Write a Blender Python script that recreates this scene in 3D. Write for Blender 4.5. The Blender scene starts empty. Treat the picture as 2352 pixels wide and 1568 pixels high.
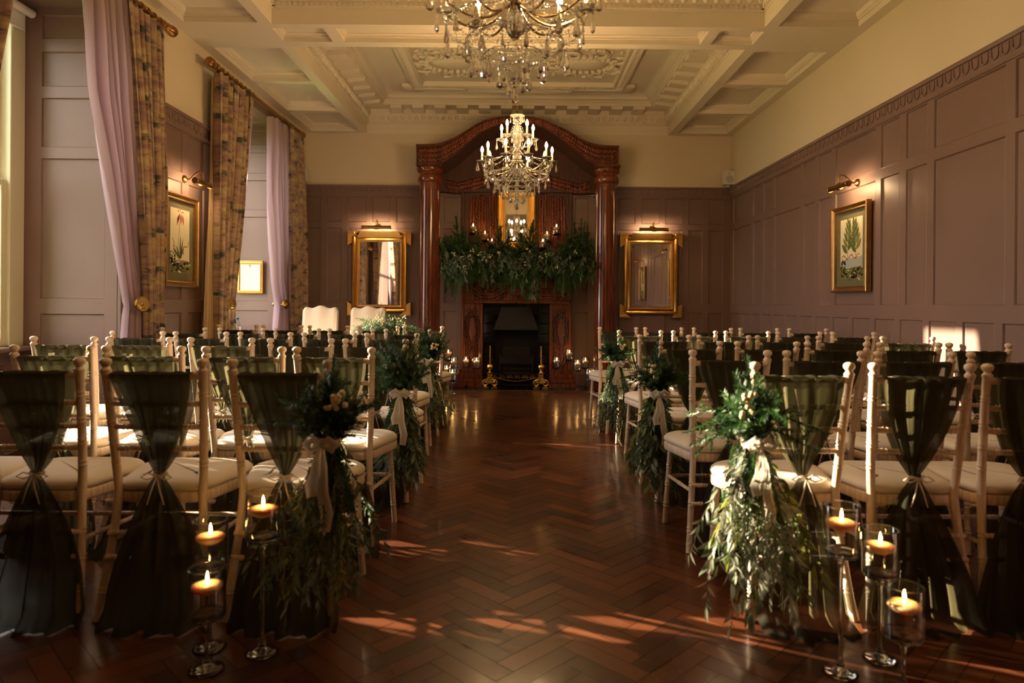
import bpy, math, random
import numpy as np
from math import pi, sin, cos, radians, sqrt
from mathutils import Vector, Matrix
random.seed(7)
sc = bpy.context.scene
C = sc.collection

# ---------------------------------------------------------------- camera, world, sun, exposure
CX, HY, F, H, ROLL = 1185.0, 700.0, 1568.0, 1.13, 0.0077
cd = bpy.data.cameras.new('camera'); cam = bpy.data.objects.new('camera', cd); C.objects.link(cam)
cam.matrix_world = Matrix.Translation((0, 0, H)) @ Matrix.Rotation(pi/2, 4, 'X') @ Matrix.Rotation(ROLL, 4, 'Z')
cd.sensor_width = 36; cd.lens = 36*F/2352
cd.shift_x = -(CX-1176)/2352; cd.shift_y = -(784-HY)/2352
cd.clip_start = 0.05
cd.dof.use_dof = True; cd.dof.focus_distance = 4.9; cd.dof.aperture_fstop = 2.2
sc.camera = cam
sc.view_settings.view_transform = 'Standard'; sc.view_settings.look = 'None'
sc.view_settings.gamma = 1.0; sc.view_settings.use_curve_mapping = False
sc.view_settings.exposure = 0.30
try:
    sc.cycles.max_bounces = 6; sc.cycles.diffuse_bounces = 3; sc.cycles.glossy_bounces = 4
    sc.cycles.transmission_bounces = 5; sc.cycles.transparent_max_bounces = 10
    sc.cycles.use_adaptive_sampling = True; sc.cycles.adaptive_threshold = .12
    sc.cycles.caustics_reflective = False; sc.cycles.caustics_refractive = False
    sc.cycles.sample_clamp_indirect = 4.0
    sc.cycles.use_denoising = True
    sc.cycles.use_light_tree = True
except Exception: pass
w = bpy.data.worlds.new('sky'); sc.world = w; w.use_nodes = True
nt = w.node_tree; bg = nt.nodes['Background']
bg.inputs[0].default_value = (1.0, 0.94, 0.89, 1); bg.inputs[1].default_value = 10.0
SUN_DIR = Vector((1.0, -0.475, -math.tan(radians(16.2))*sqrt(1+0.475**2))).normalized()
sl = bpy.data.lights.new('low_sun', 'SUN'); sl.energy = 34; sl.color = (1.0, 0.80, 0.55); sl.angle = radians(0.55)
so = bpy.data.objects.new('low_sun', sl); C.objects.link(so)
so.rotation_euler = SUN_DIR.to_track_quat('-Z', 'Y').to_euler()

def unroll(px, py):
    x, y = px-CX, py-HY
    return x*cos(ROLL)+y*sin(ROLL), -x*sin(ROLL)+y*cos(ROLL)
def W(px, py, Y):
    """the point of the room seen at a pixel of the photograph when it stands Y metres away"""
    u, v = unroll(px, py); return Vector((u/F*Y, Y, H-v/F*Y))

# ---------------------------------------------------------------- materials
MATS = {}
def mat(name, col, rough=.5, metal=0., trans=0., ior=1.45, coat=0., sheen=0., emit=None, es=0., bump=0., bscale=20., var=0., vscale=5., spec=.5, alpha=1., sss=0.):
    if name in MATS: return MATS[name]
    m = bpy.data.materials.new(name); m.use_nodes = True; n = m.node_tree; b = n.nodes['Principled BSDF']
    b.inputs['Base Color'].default_value = (*col, 1); b.inputs['Roughness'].default_value = rough
    b.inputs['Metallic'].default_value = metal; b.inputs['IOR'].default_value = ior
    b.inputs['Transmission Weight'].default_value = trans; b.inputs['Coat Weight'].default_value = coat
    b.inputs['Coat Roughness'].default_value = .12
    b.inputs['Sheen Weight'].default_value = sheen; b.inputs['Specular IOR Level'].default_value = spec
    b.inputs['Alpha'].default_value = alpha
    if sss: b.inputs['Subsurface Weight'].default_value = sss; b.inputs['Subsurface Scale'].default_value = .45; b.inputs['Subsurface Radius'].default_value = (.06, .025, .01)
    if emit: b.inputs['Emission Color'].default_value = (*emit, 1); b.inputs['Emission Strength'].default_value = es
    if bump or var:
        tc = n.nodes.new('ShaderNodeTexCoord')
        if bump:
            no = n.nodes.new('ShaderNodeTexNoise'); no.inputs['Scale'].default_value = bscale; no.inputs['Detail'].default_value = 4
            n.links.new(tc.outputs['Object'], no.inputs['Vector'])
            bp = n.nodes.new('ShaderNodeBump'); bp.inputs['Strength'].default_value = bump; bp.inputs['Distance'].default_value = .01
            n.links.new(no.outputs['Fac'], bp.inputs['Height']); n.links.new(bp.outputs['Normal'], b.inputs['Normal'])
        if var:
            n2 = n.nodes.new('ShaderNodeTexNoise'); n2.inputs['Scale'].default_value = vscale; n2.inputs['Detail'].default_value = 5
            n.links.new(tc.outputs['Object'], n2.inputs['Vector'])
            mx = n.nodes.new('ShaderNodeMix'); mx.data_type = 'RGBA'
            mx.inputs[6].default_value = (*[c*(1-var) for c in col], 1); mx.inputs[7].default_value = (*[min(1, c*(1+var)) for c in col], 1)
            n.links.new(n2.outputs['Fac'], mx.inputs[0]); n.links.new(mx.outputs[2], b.inputs['Base Color'])
    MATS[name] = m; return m

def wood(name, c1, c2, rough=.3, coat=.3, scale=(30, 30, 2.5), bump=.05):
    m = mat(name, c1, rough, coat=coat); n = m.node_tree; b = n.nodes['Principled BSDF']
    tc = n.nodes.new('ShaderNodeTexCoord'); mp = n.nodes.new('ShaderNodeMapping'); mp.inputs['Scale'].default_value = scale
    no = n.nodes.new('ShaderNodeTexNoise'); no.inputs['Scale'].default_value = 1; no.inputs['Detail'].default_value = 6; no.inputs['Distortion'].default_value = .6
    n.links.new(tc.outputs['Object'], mp.inputs[0]); n.links.new(mp.outputs[0], no.inputs['Vector'])
    cr = n.nodes.new('ShaderNodeValToRGB'); cr.color_ramp.elements[0].position = .35; cr.color_ramp.elements[1].position = .68
    cr.color_ramp.elements[0].color = (*c1, 1); cr.color_ramp.elements[1].color = (*c2, 1)
    n.links.new(no.outputs['Fac'], cr.inputs[0]); n.links.new(cr.outputs[0], b.inputs['Base Color'])
    bp = n.nodes.new('ShaderNodeBump'); bp.inputs['Strength'].default_value = bump; bp.inputs['Distance'].default_value = .005
    n.links.new(no.outputs['Fac'], bp.inputs['Height']); n.links.new(bp.outputs['Normal'], b.inputs['Normal'])
    return m

def thin_glass(name, tint=(1, 1, 1), gloss=1.0, rough=.0, ior=1.45):
    """clear sheet glass: mirrors at grazing angles, otherwise lets light straight through"""
    m = bpy.data.materials.new(name); m.use_nodes = True; n = m.node_tree; n.nodes.clear()
    o = n.nodes.new('ShaderNodeOutputMaterial'); mx = n.nodes.new('ShaderNodeMixShader')
    t = n.nodes.new('ShaderNodeBsdfTransparent'); t.inputs[0].default_value = (*tint, 1)
    g = n.nodes.new('ShaderNodeBsdfGlossy'); g.inputs['Roughness'].default_value = rough
    fr = n.nodes.new('ShaderNodeFresnel'); fr.inputs[0].default_value = ior
    mu = n.nodes.new('ShaderNodeMath'); mu.operation = 'MULTIPLY'; mu.inputs[1].default_value = gloss; mu.use_clamp = True
    ge = n.nodes.new('ShaderNodeNewGeometry'); mr = n.nodes.new('ShaderNodeMapRange')      # the back of a sheet reflects like its front
    mr.inputs[3].default_value = ior; mr.inputs[4].default_value = 1/ior
    n.links.new(ge.outputs['Backfacing'], mr.inputs[0]); n.links.new(mr.outputs[0], fr.inputs[0])
    n.links.new(fr.outputs[0], mu.inputs[0]); n.links.new(mu.outputs[0], mx.inputs[0])
    n.links.new(t.outputs[0], mx.inputs[1]); n.links.new(g.outputs[0], mx.inputs[2]); n.links.new(mx.outputs[0], o.inputs[0])
    MATS[name] = m; return m

def cloth(name, col, transl=.35, transp=.0, tcol=None):
    m = bpy.data.materials.new(name); m.use_nodes = True; n = m.node_tree; n.nodes.clear()
    o = n.nodes.new('ShaderNodeOutputMaterial')
    d = n.nodes.new('ShaderNodeBsdfDiffuse'); d.inputs[0].default_value = (*col, 1)
    t = n.nodes.new('ShaderNodeBsdfTranslucent'); t.inputs[0].default_value = (*(tcol or [min(1, c*1.3) for c in col]), 1)
    mx = n.nodes.new('ShaderNodeMixShader'); mx.inputs[0].default_value = transl
    n.links.new(d.outputs[0], mx.inputs[1]); n.links.new(t.outputs[0], mx.inputs[2])
    last = mx
    if transp:
        tr = n.nodes.new('ShaderNodeBsdfTransparent'); m2 = n.nodes.new('ShaderNodeMixShader'); m2.inputs[0].default_value = transp
        n.links.new(mx.outputs[0], m2.inputs[1]); n.links.new(tr.outputs[0], m2.inputs[2]); last = m2
    n.links.new(last.outputs[0], o.inputs[0]); MATS[name] = m; return m

def leafmat(name, col, col2, transl=.3, rough=.45):
    m = bpy.data.materials.new(name); m.use_nodes = True; n = m.node_tree; b = n.nodes['Principled BSDF']; o = n.nodes['Material Output']
    tc = n.nodes.new('ShaderNodeTexCoord'); no = n.nodes.new('ShaderNodeTexNoise'); no.inputs['Scale'].default_value = 14
    n.links.new(tc.outputs['Object'], no.inputs['Vector'])
    cr = n.nodes.new('ShaderNodeValToRGB'); cr.color_ramp.elements[0].position = .38; cr.color_ramp.elements[1].position = .62
    cr.color_ramp.elements[0].color = (*col, 1); cr.color_ramp.elements[1].color = (*col2, 1)
    n.links.new(no.outputs['Fac'], cr.inputs[0]); n.links.new(cr.outputs[0], b.inputs['Base Color']); b.inputs['Roughness'].default_value = rough
    t = n.nodes.new('ShaderNodeBsdfTranslucent'); n.links.new(cr.outputs[0], t.inputs[0])
    mx = n.nodes.new('ShaderNodeMixShader'); mx.inputs[0].default_value = transl
    n.links.new(b.outputs[0], mx.inputs[1]); n.links.new(t.outputs[0], mx.inputs[2]); n.links.new(mx.outputs[0], o.inputs[0])
    MATS[name] = m; return m

PAINT = mat('mauve_paint', (.205, .129, .108), .42, bump=.04, bscale=60, var=.05, vscale=3)
PLASTER = mat('cream_plaster', (.70, .60, .44), .75, bump=.03, bscale=30)
CEILM = mat('ceiling_plaster', (.76, .68, .54), .6, bump=.03, bscale=40)
MAHOG = wood('mahogany', (.085, .016, .006), (.22, .052, .018), .22, .5, bump=.06)
MAHOGD = wood('dark_mahogany', (.045, .010, .005), (.11, .027, .010), .25, .4, bump=.06)
CHAIRW = wood('limewashed_wood', (.64, .46, .32), (.85, .72, .57), .45, .1, scale=(70, 70, 6), bump=.03)
SEATM = mat('ivory_fabric', (.78, .68, .56), .9, sheen=.3, bump=.08, bscale=300)
UPH = mat('cream_linen', (.74, .64, .54), .9, bump=.1, bscale=250)
SASH = cloth('green_chiffon', (.036, .036, .026), .35, .08, (.175, .155, .075))
LILAC = cloth('lilac_lining', (.42, .295, .335), .28, 0, (.62, .46, .52))
CREAML = cloth('lit_cream_cloth', (.70, .52, .30), .4)  # the yellow light on the lining's back is put into this colour
RIBB = cloth('ivory_ribbon', (.80, .70, .58), .35)
BRASS = mat('antique_brass', (.45, .26, .08), .3, 1., var=.3, vscale=30)
GOLD = mat('gilt', (.62, .36, .10), .34, 1., bump=.1, bscale=80, var=.25, vscale=12)
GOLDB = mat('polished_brass', (.85, .58, .18), .18, 1.)
RODM = mat('bronze_rod', (.36, .19, .06), .3, .9)
BLACKT = mat('black_tile', (.006, .007, .007), .08, spec=.7, bump=.15, bscale=12)
IRON = mat('black_iron', (.012, .010, .009), .6, .6)
GROUT = mat('grout', (.03, .028, .025), .8)
WHITE = mat('white_plastic', (.72, .70, .64), .4)
GREY = mat('speaker_mesh', (.5, .49, .46), .7)
WAX = mat('candle_wax', (.95, .64, .38), .5, sss=.8)  # base turned orange so the colour carries the flame's glow in the wax
FLAME = mat('flame', (1, .6, .2), .5, emit=(1., .50, .14), es=190.)
WICK = mat('wick', (.02, .015, .01), .9)
BULB = mat('lit_bulb', (1, .8, .5), .4, emit=(1., .62, .27), es=420.)
TUBE = mat('lit_tube', (1, .8, .6), .4, emit=(1., .66, .34), es=260.)
CANDLES = mat('candle_sleeve', (.85, .68, .42), .5)
CRYSTAL = mat('crystal', (1, .95, .86), .015, trans=.89, ior=1.6, spec=.8)
CRYSB = mat('bead_crystal', (1, .94, .84), .04, trans=.66, ior=1.6, spec=.9)
ARMM = mat('aged_brass_arm', (.28, .19, .09), .22, 1.)
VGLASS = thin_glass('vase_glass', (.965, .975, .97), 2.6, .01, 1.5)
WATER = thin_glass('water', (.97, .975, .97), 1.3, .0, 1.33)
SGLASS = mat('solid_glass', (1, 1, 1), .0, trans=1., ior=1.5)
PANE = thin_glass('window_glass', (.97, .98, .97), 1.)
MIRROR = mat('mirror_silver', (.86, .85, .82), .015, 1.)
SASHW = mat('window_paint', (.74, .72, .50), .45)
MATG = mat('olive_mount', (.16, .14, .07), .8)
PAPER = mat('aged_paper', (.80, .70, .46), .8)
WPAPER = mat('white_paper', (.80, .77, .70), .7)
FIR = leafmat('fir_needles', (.020, .060, .016), (.060, .145, .036), .25)
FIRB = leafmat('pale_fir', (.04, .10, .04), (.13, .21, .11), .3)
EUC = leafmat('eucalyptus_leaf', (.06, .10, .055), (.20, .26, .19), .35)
EUCP = leafmat('sunlit_olive_leaf', (.17, .23, .14), (.50, .53, .42), .35)  # leaf colour paled to paint in the sunlight on one bundle
EUCY = leafmat('seeded_green', (.09, .14, .02), (.26, .28, .06), .35)
CEDAR = leafmat('cedar_green', (.02, .07, .015), (.06, .14, .03), .3)
BERRY = mat('ivory_berry', (.80, .66, .38), .35)
STEM = mat('twig', (.10, .05, .025), .7)
FROSTW = mat('table_linen', (.75, .72, .66), .85)

def printed():
    m = mat('landscape_print', (.3, .2, .15), .85, sheen=.2); n = m.node_tree; b = n.nodes['Principled BSDF']
    tc = n.nodes.new('ShaderNodeTexCoord')
    def noise(s, sc_, det=6):
        mp = n.nodes.new('ShaderNodeMapping'); mp.inputs['Scale'].default_value = s
        no = n.nodes.new('ShaderNodeTexNoise'); no.inputs['Scale'].default_value = sc_; no.inputs['Detail'].default_value = det; no.inputs['Roughness'].default_value = .65
        n.links.new(tc.outputs['Object'], mp.inputs[0]); n.links.new(mp.outputs[0], no.inputs['Vector']); return no.outputs['Fac']
    def ramp(f, els):
        cr = n.nodes.new('ShaderNodeValToRGB'); r = cr.color_ramp
        while len(r.elements) < len(els): r.elements.new(.5)
        for e, (p, c) in zip(r.elements, els): e.position = p; e.color = (*c, 1)
        n.links.new(f, cr.inputs[0]); return cr.outputs[0]
    a = ramp(noise((1, 2.0, 6), 2.2), [(.34, (.20, .11, .10)), (.46, (.33, .20, .15)), (.54, (.38, .26, .13)), (.66, (.48, .36, .22))])
    d = ramp(noise((1, 2.0, 5.0), 2.0, 9), [(.52, (0, 0, 0)), (.61, (.95, .95, .95))])
    mx = n.nodes.new('ShaderNodeMix'); mx.data_type = 'RGBA'
    n.links.new(d, mx.inputs[0]); n.links.new(a, mx.inputs[6]); mx.inputs[7].default_value = (.030, .038, .022, 1)
    n.links.new(mx.outputs[2], b.inputs['Base Color']); return m
PRINT = printed()

def floormat():
    m = mat('parquet', (.1, .03, .01), .28, coat=.35); n = m.node_tree; b = n.nodes['Principled BSDF']
    at = n.nodes.new('ShaderNodeAttribute'); at.attribute_name = 'tone'
    tc = n.nodes.new('ShaderNodeTexCoord'); no = n.nodes.new('ShaderNodeTexNoise'); no.inputs['Scale'].default_value = 22; no.inputs['Detail'].default_value = 6
    n.links.new(tc.outputs['Object'], no.inputs['Vector'])
    cr = n.nodes.new('ShaderNodeValToRGB'); r = cr.color_ramp
    r.elements[0].color = (.042, .012, .006, 1); r.elements[1].color = (.165, .050, .020, 1)
    ma = n.nodes.new('ShaderNodeMath'); ma.operation = 'MULTIPLY_ADD'; ma.inputs[1].default_value = .3
    sp = n.nodes.new('ShaderNodeSeparateColor'); n.links.new(at.outputs['Color'], sp.inputs[0])
    n.links.new(no.outputs['Fac'], ma.inputs[0]); n.links.new(sp.outputs[0], ma.inputs[2]); n.links.new(ma.outputs[0], cr.inputs[0])
    n.links.new(cr.outputs[0], b.inputs['Base Color'])
    n2 = n.nodes.new('ShaderNodeTexNoise'); n2.inputs['Scale'].default_value = 3.5; n2.inputs['Detail'].default_value = 3
    n.links.new(tc.outputs['Object'], n2.inputs['Vector'])
    mr = n.nodes.new('ShaderNodeMapRange'); mr.inputs[3].default_value = .20; mr.inputs[4].default_value = .42
    n.links.new(n2.outputs['Fac'], mr.inputs[0]); n.links.new(mr.outputs[0], b.inputs['Roughness'])
    bp = n.nodes.new('ShaderNodeBump'); bp.inputs['Strength'].default_value = .04; bp.inputs['Distance'].default_value = .002
    n.links.new(no.outputs['Fac'], bp.inputs['Height']); n.links.new(bp.outputs['Normal'], b.inputs['Normal'])
    return m
FLOORM = floormat()

# ---------------------------------------------------------------- mesh helpers
class MB:
    def __init__(s): s.v = []; s.f = []; s.m = []; s.mi = 0
    def add(s, vs, fs):
        o = len(s.v); s.v.extend([tuple(p) for p in vs])
        for f in fs: s.f.append(tuple(i+o for i in f)); s.m.append(s.mi)
        return s
    def quad(s, a, b, c, d): return s.add([a, b, c, d], [(0, 1, 2, 3)])
    def box(s, x0, x1, y0, y1, z0, z1):
        return s.add([(x0, y0, z0), (x1, y0, z0), (x1, y1, z0), (x0, y1, z0), (x0, y0, z1), (x1, y0, z1), (x1, y1, z1), (x0, y1, z1)],
                     [(0, 3, 2, 1), (4, 5, 6, 7), (0, 1, 5, 4), (1, 2, 6, 5), (2, 3, 7, 6), (3, 0, 4, 7)])
    def bbox(s, x0, x1, y0, y1, z0, z1, b=.004):
        """box with chamfered edges"""
        vs = []; 
        for z, i in ((z0, b), (z0+b, 0), (z1-b, 0), (z1, b)):
            vs += [(x0+i+b, y0+i, z), (x1-i-b, y0+i, z), (x1-i, y0+i+b, z), (x1-i, y1-i-b, z), (x1-i-b, y1-i, z), (x0+i+b, y1-i, z), (x0+i, y1-i-b, z), (x0+i, y0+i+b, z)]
        fs = [tuple(range(7, -1, -1)), tuple(range(24, 32))]
        for k in range(3):
            for j in range(8): fs.append((k*8+j, k*8+(j+1) % 8, k*8+8+(j+1) % 8, k*8+8+j))
        return s.add(vs, fs)
    def lathe(s, prof, n=16, c=(0, 0, 0), axis='Z', cap=True, M=None, flute=None):
        vs = []; fs = []
        for r, z in prof:
            for k in range(n):
                a = 2*pi*k/n; rr = r*(flute(k, z) if flute else 1)
                p = (rr*cos(a), rr*sin(a), z)
                if axis == 'X': p = (p[2], p[0], p[1])
                elif axis == 'Y': p = (p[0], p[2], p[1])
                p = Vector(p)
                if M is not None: p = M @ p
                vs.append(p+Vector(c))
        m = len(prof)
        for i in range(m-1):
            for k in range(n):
                fs.append((i*n+k, i*n+(k+1) % n, (i+1)*n+(k+1) % n, (i+1)*n+k))
        if cap:
            if prof[0][0] > 1e-6: fs.append(tuple(range(n-1, -1, -1)))
            if prof[-1][0] > 1e-6: fs.append(tuple((m-1)*n+k for k in range(n)))
        return s.add(vs, fs)
    def tube(s, pts, rad, n=8, cap=True):
        pts = [Vector(p) for p in pts]; m = len(pts)
        if not hasattr(rad, '__len__'): rad = [rad]*m
        vs = []; fs = []; up = None
        for i, p in enumerate(pts):
            t = (pts[min(i+1, m-1)]-pts[max(i-1, 0)])
            t = t.normalized() if t.length > 1e-9 else Vector((0, 0, 1))
            if up is None:
                up = Vector((1, 0, 0)) if abs(t.x) < .9 else Vector((0, 1, 0))
            a = (up - t*up.dot(t)).normalized(); b = t.cross(a); up = a
            for k in range(n):
                an = 2*pi*k/n; vs.append(p+(a*cos(an)+b*sin(an))*rad[i])
        for i in range(m-1):
            for k in range(n): fs.append((i*n+k, i*n+(k+1) % n, (i+1)*n+(k+1) % n, (i+1)*n+k))
        if cap: fs.append(tuple(range(n-1, -1, -1))); fs.append(tuple((m-1)*n+k for k in range(n)))
        return s.add(vs, fs)
    def ball(s, c, r, n=8, m=5, sc=(1, 1, 1)):
        pr = [(r*sin(pi*i/m), -r*cos(pi*i/m)) for i in range(m+1)]
        M = Matrix.Diagonal(sc).to_3x3() if not isinstance(sc, Matrix) else sc
        return s.lathe(pr, n, c, M=M, cap=False)
    def merge(s, o, M):
        return s.add([M @ Vector(p) for p in o.v], o.f)
    def rring(s, x0, x1, y0, y1, prof, place=lambda u, v, d: (u, v, d), cap=True):
        """rectangular ring: profile of (inset, height) swept round a rectangle with mitred corners"""
        vs = []; fs = []
        for i, d in prof:
            for (a, b) in ((x0+i, y0+i), (x1-i, y0+i), (x1-i, y1-i), (x0+i, y1-i)): vs.append(place(a, b, d))
        for k in range(len(prof)-1):
            for j in range(4): fs.append((k*4+j, k*4+(j+1) % 4, k*4+4+(j+1) % 4, k*4+4+j))
        if cap: e = (len(prof)-1)*4; fs.append((e, e+1, e+2, e+3))
        return s.add(vs, fs)
    def build(s, name, m, parent=None, smooth=False, loc=None):
        me = bpy.data.meshes.new(name); me.from_pydata(s.v, [], s.f)
        for x in (m if isinstance(m, (list, tuple)) else [m]): me.materials.append(x)
        if isinstance(m, (list, tuple)): me.polygons.foreach_set('material_index', s.m)
        if smooth:
            me.polygons.foreach_set('use_smooth', [True]*len(me.polygons))
            if smooth != 'all':
                try: me.set_sharp_from_angle(angle=radians(38 if smooth is True else smooth))
                except Exception: pass
        me.update(); o = bpy.data.objects.new(name, me); C.objects.link(o)
        if parent is not None: o.parent = parent
        if loc is not None: o.location = loc
        return o

def tag(o, label=None, cat=None, group=None, kind=None):
    if label: o['label'] = label
    if cat: o['category'] = cat
    if group: o['group'] = group
    if kind: o['kind'] = kind
    return o
def empty(name, loc, label, cat, group=None, rz=0):
    o = bpy.data.objects.new(name, None); C.objects.link(o); o.location = loc; o.rotation_euler = (0, 0, rz); o.empty_display_size = .1
    return tag(o, label, cat, group)
def struct(o): o['kind'] = 'structure'; return o
KIDS = {}
def copy_tree(o, parent=None):
    c = o.copy(); C.objects.link(c); c.parent = parent
    for ch in o.children: copy_tree(ch, c)
    return c
def dup(o, loc, label, rz=None, group=None):
    c = copy_tree(o); c.location = loc; c['label'] = label
    if rz is not None: c.rotation_euler = (0, 0, rz)
    if group: c['group'] = group
    return c
def lerp_tab(tab, x):
    if x <= tab[0][0]: return tab[0][1:]
    for a, b in zip(tab, tab[1:]):
        if x <= b[0]:
            t = (x-a[0])/(b[0]-a[0]);             return tuple(p+(q-p)*t for p, q in zip(a[1:], b[1:]))
    return tab[-1][1:]
R = random.uniform

# ---------------------------------------------------------------- room shell
XR, XL, YF, YB = 3.07, -3.03, 9.8, -2.2
SZ, DADO = 3.574, 2.83
XW = -3.76                                # plane of the window sashes
BAYS = ((3.50, 5.19), (6.98, 8.62))
BT = 3.36
ROWS = ((2.30, 2.67), (1.15, 2.22), (.30, 1.04))

def herringbone():
    L, wd, g = .30, .075, .0013
    s = MB(); tones = []
    n = int(L/wd)
    ang = pi/4; ca, sa = cos(ang), sin(ang)
    def put(x0, y0, x1, y1):
        cx, cy = (x0+x1)/2, (y0+y1)/2
        X, Y = cx*ca-cy*sa, cx*sa+cy*ca+3.8
        if not (XL-.95 < X < XR+.1 and YB-.1 < Y < YF+.1): return
        if X < XL-.1 and not any(a-.1 < Y < b+.1 for a, b in BAYS): return
        dz = [R(-.0004, .0004) for _ in range(2)]
        vs = []
        for i, (a, b) in enumerate(((x0+g, y0+g), (x1-g, y0+g), (x1-g, y1-g), (x0+g, y1-g))):
            z = (dz[0] if i in (1, 2) else -dz[0]) + (dz[1] if i > 1 else -dz[1])
            vs.append((a*ca-b*sa, a*sa+b*ca+3.8, z))
        s.add(vs, [(0, 1, 2, 3)]); tones.append(min(1, max(0, random.gauss(.34, .26))))
    for i in range(-130, 130):
        for m in range(-20, 20):
            x, y = (i+2*n*m)*wd, i*wd
            put(x, y, x+L, y+wd); put(x-wd, y, x, y+L)
    return s, tones
s, tones = herringbone()
fl = struct(s.build('floor', FLOORM))
ca_ = fl.data.color_attributes.new('tone', 'FLOAT_COLOR', 'CORNER')
arr = np.repeat(np.array(tones, dtype=np.float32), 4); buf = np.ones((len(arr), 4), np.float32); buf[:, 0] = arr; buf[:, 1] = arr; buf[:, 2] = arr
ca_.data.foreach_set('color', buf.ravel())
sub = MB(); sub.box(XW-.3, XR+.3, YB-.3, YF+.3, -.1, -.003)
sb = sub.build('subfloor', mat('dark_gap', (.012, .005, .003), .7), fl)

def panel_wall(s, u0, u1, z0, z1, panels, holes, place):
    us = sorted({u0, u1, *[p[0] for p in panels+holes], *[p[1] for p in panels+holes]}); zs = sorted({z0, z1, *[p[2] for p in panels+holes], *[p[3] for p in panels+holes]})
    us = [u for u in us if u0 <= u <= u1]; zs = [z for z in zs if z0 <= z <= z1]
    for a, b in zip(us, us[1:]):
        for c, d in zip(zs, zs[1:]):
            mu, mz = (a+b)/2, (c+d)/2
            if any(p[0] < mu < p[1] and p[2] < mz < p[3] for p in panels+holes): continue
            s.quad(place(a, c, 0), place(b, c, 0), place(b, d, 0), place(a, d, 0))
    for a, b, c, d in panels:
        s.rring(a, b, c, d, [(0, 0), (.003, .001), (.006, -.004), (.010, -.013), (.014, -.014)], place)

def rows_for(cols, rows=ROWS, low=None):
    out = []
    for a, b in cols:
        for k, (c, d) in enumerate(rows):
            if k == 2 and low is not None: continue
            out.append((a, b, c, d))
    if low:
        for a, b in low: out.append((a, b, rows[2][0], rows[2][1]))
    return out

def egg_band(name, a, b, place, pitch=.094):
    """moulded rail along the top of the panelling: fillet, a row of U-shaped tongues, bead"""
    s = MB(); z0, z1 = DADO-.14, DADO
    prof = [(z0-.012, 0), (z0-.012, .010), (z0, .014), (z0+.006, .012), (z1-.030, .020), (z1-.028, .034), (z1, .040), (z1, -.02)]
    for (za, da), (zb, db) in zip(prof, prof[1:]): s.quad(place(a, za, da), place(b, za, da), place(b, zb, db), place(a, zb, db))
    n = int((b-a)/pitch); p = (b-a)/n
    for i in range(n):
        c = a+p*(i+.5); pts = []
        for t in np.linspace(0, 1, 9):
            an = pi*t; pts.append((c-cos(an)*p*.34, z1-.036-(0 if t in (0, 1) else .05*sin(an)**.5+.018)))
        pts = [(pts[0][0], z1-.03)]+pts[1:-1]+[(pts[-1][0], z1-.03)]
        s.tube([place(u, z, .019) for u, z in pts], .0065, 5, cap=False)
        s.tube([place(c+p*.5, z1-.034, .018), place(c+p*.5, z1-.075, .016), place(c+p*.5, z0+.022, .013)], [.006, .004, .001], 4, cap=False)
    return s

# right wall
pr = lambda u, z, d: (XR-d, u, z)
cols = []; y = 9.68
while y > YB+.3:
    cols += [(y-.74, y), (y-1.10, y-.82), (y-1.47, y-1.19)]; y -= 1.55
lowc = []; y = 9.70
while y > YB+.4: lowc.append((y-.32, y)); y -= .385
s = MB(); panel_wall(s, YB, YF, 0, DADO-.13, rows_for(cols, low=lowc), [], pr)
wr = struct(s.build('wall_right', PAINT))
s = MB(); s.quad(pr(YB, DADO-.15, 0), pr(YF, DADO-.15, 0), pr(YF, SZ+.02, 0), pr(YB, SZ+.02, 0)); s.box(XR+.02, XR+.2, YB, YF, 0, 4.4)
s.build('upper_wall', PLASTER, wr)
egg_band('trim', YB, YF, pr).build('trim_2', PAINT, smooth=True)['kind'] = 'structure'
def skirting(name, a, b, place):
    s = MB(); prof = [(0, .022), (.15, .022), (.165, .016), (.175, .008), (.18, 0)]
    for (za, da), (zb, db) in zip(prof, prof[1:]): s.quad(place(a, za, da), place(b, za, da), place(b, zb, db), place(a, zb, db))
    return struct(s.build(name, PAINT))
skirting('baseboard_right', YB, YF, pr)

# far wall
pf = lambda u, z, d: (u, YF-d, z)
def colpx(*prs): return [(W(a, 480, YF).x, W(b, 480, YF).x) for a, b in prs]
top = colpx((701, 738), (751, 786), (799, 842), (855, 897), (910, 951), (1020, 1052), (1320, 1352), (1419.5, 1460), (1473, 1515), (1527, 1567), (1581, 1615), (1627, 1662))
tall = colpx((701, 738), (751, 786), (799, 951), (1020, 1052), (1320, 1352), (1419.5, 1567), (1581, 1615), (1627, 1662))
pn = [(a, b, *ROWS[0]) for a, b in top]+[(a, b, *ROWS[1]) for a, b in tall]+[(a, b, *ROWS[2]) for a, b in top]
s = MB(); panel_wall(s, XL, XR, 0, DADO-.13, pn, [], pf)
wf = struct(s.build('wall_far', PAINT))
s = MB(); s.quad(pf(XL, DADO-.15, 0), pf(XR, DADO-.15, 0), pf(XR, SZ+.004, 0), pf(XL, SZ+.004, 0)); s.quad(pf(-2.2, SZ, -.004), pf(2.2, SZ, -.004), pf(2.2, SZ+.15, -.004), pf(-2.2, SZ+.15, -.004)); s.box(XL-.2, XR+.2, YF+.02, YF+.2, 0, 4.4)
s.build('upper_wall', PLASTER, wf)
tf = MB()
for a, b in ((XL, W(965, 430, YF).x), (W(1012, 430, YF).x, W(1060, 430, YF).x), (W(1314, 430, YF).x, W(1362, 430, YF).x), (W(1412, 430, YF).x, XR)):
    tf.merge(egg_band('t', a, b, pf), Matrix())
struct(tf.build('trim_3', PAINT, smooth=True))
skirting('baseboard_far', XL, XR, pf)

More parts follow.
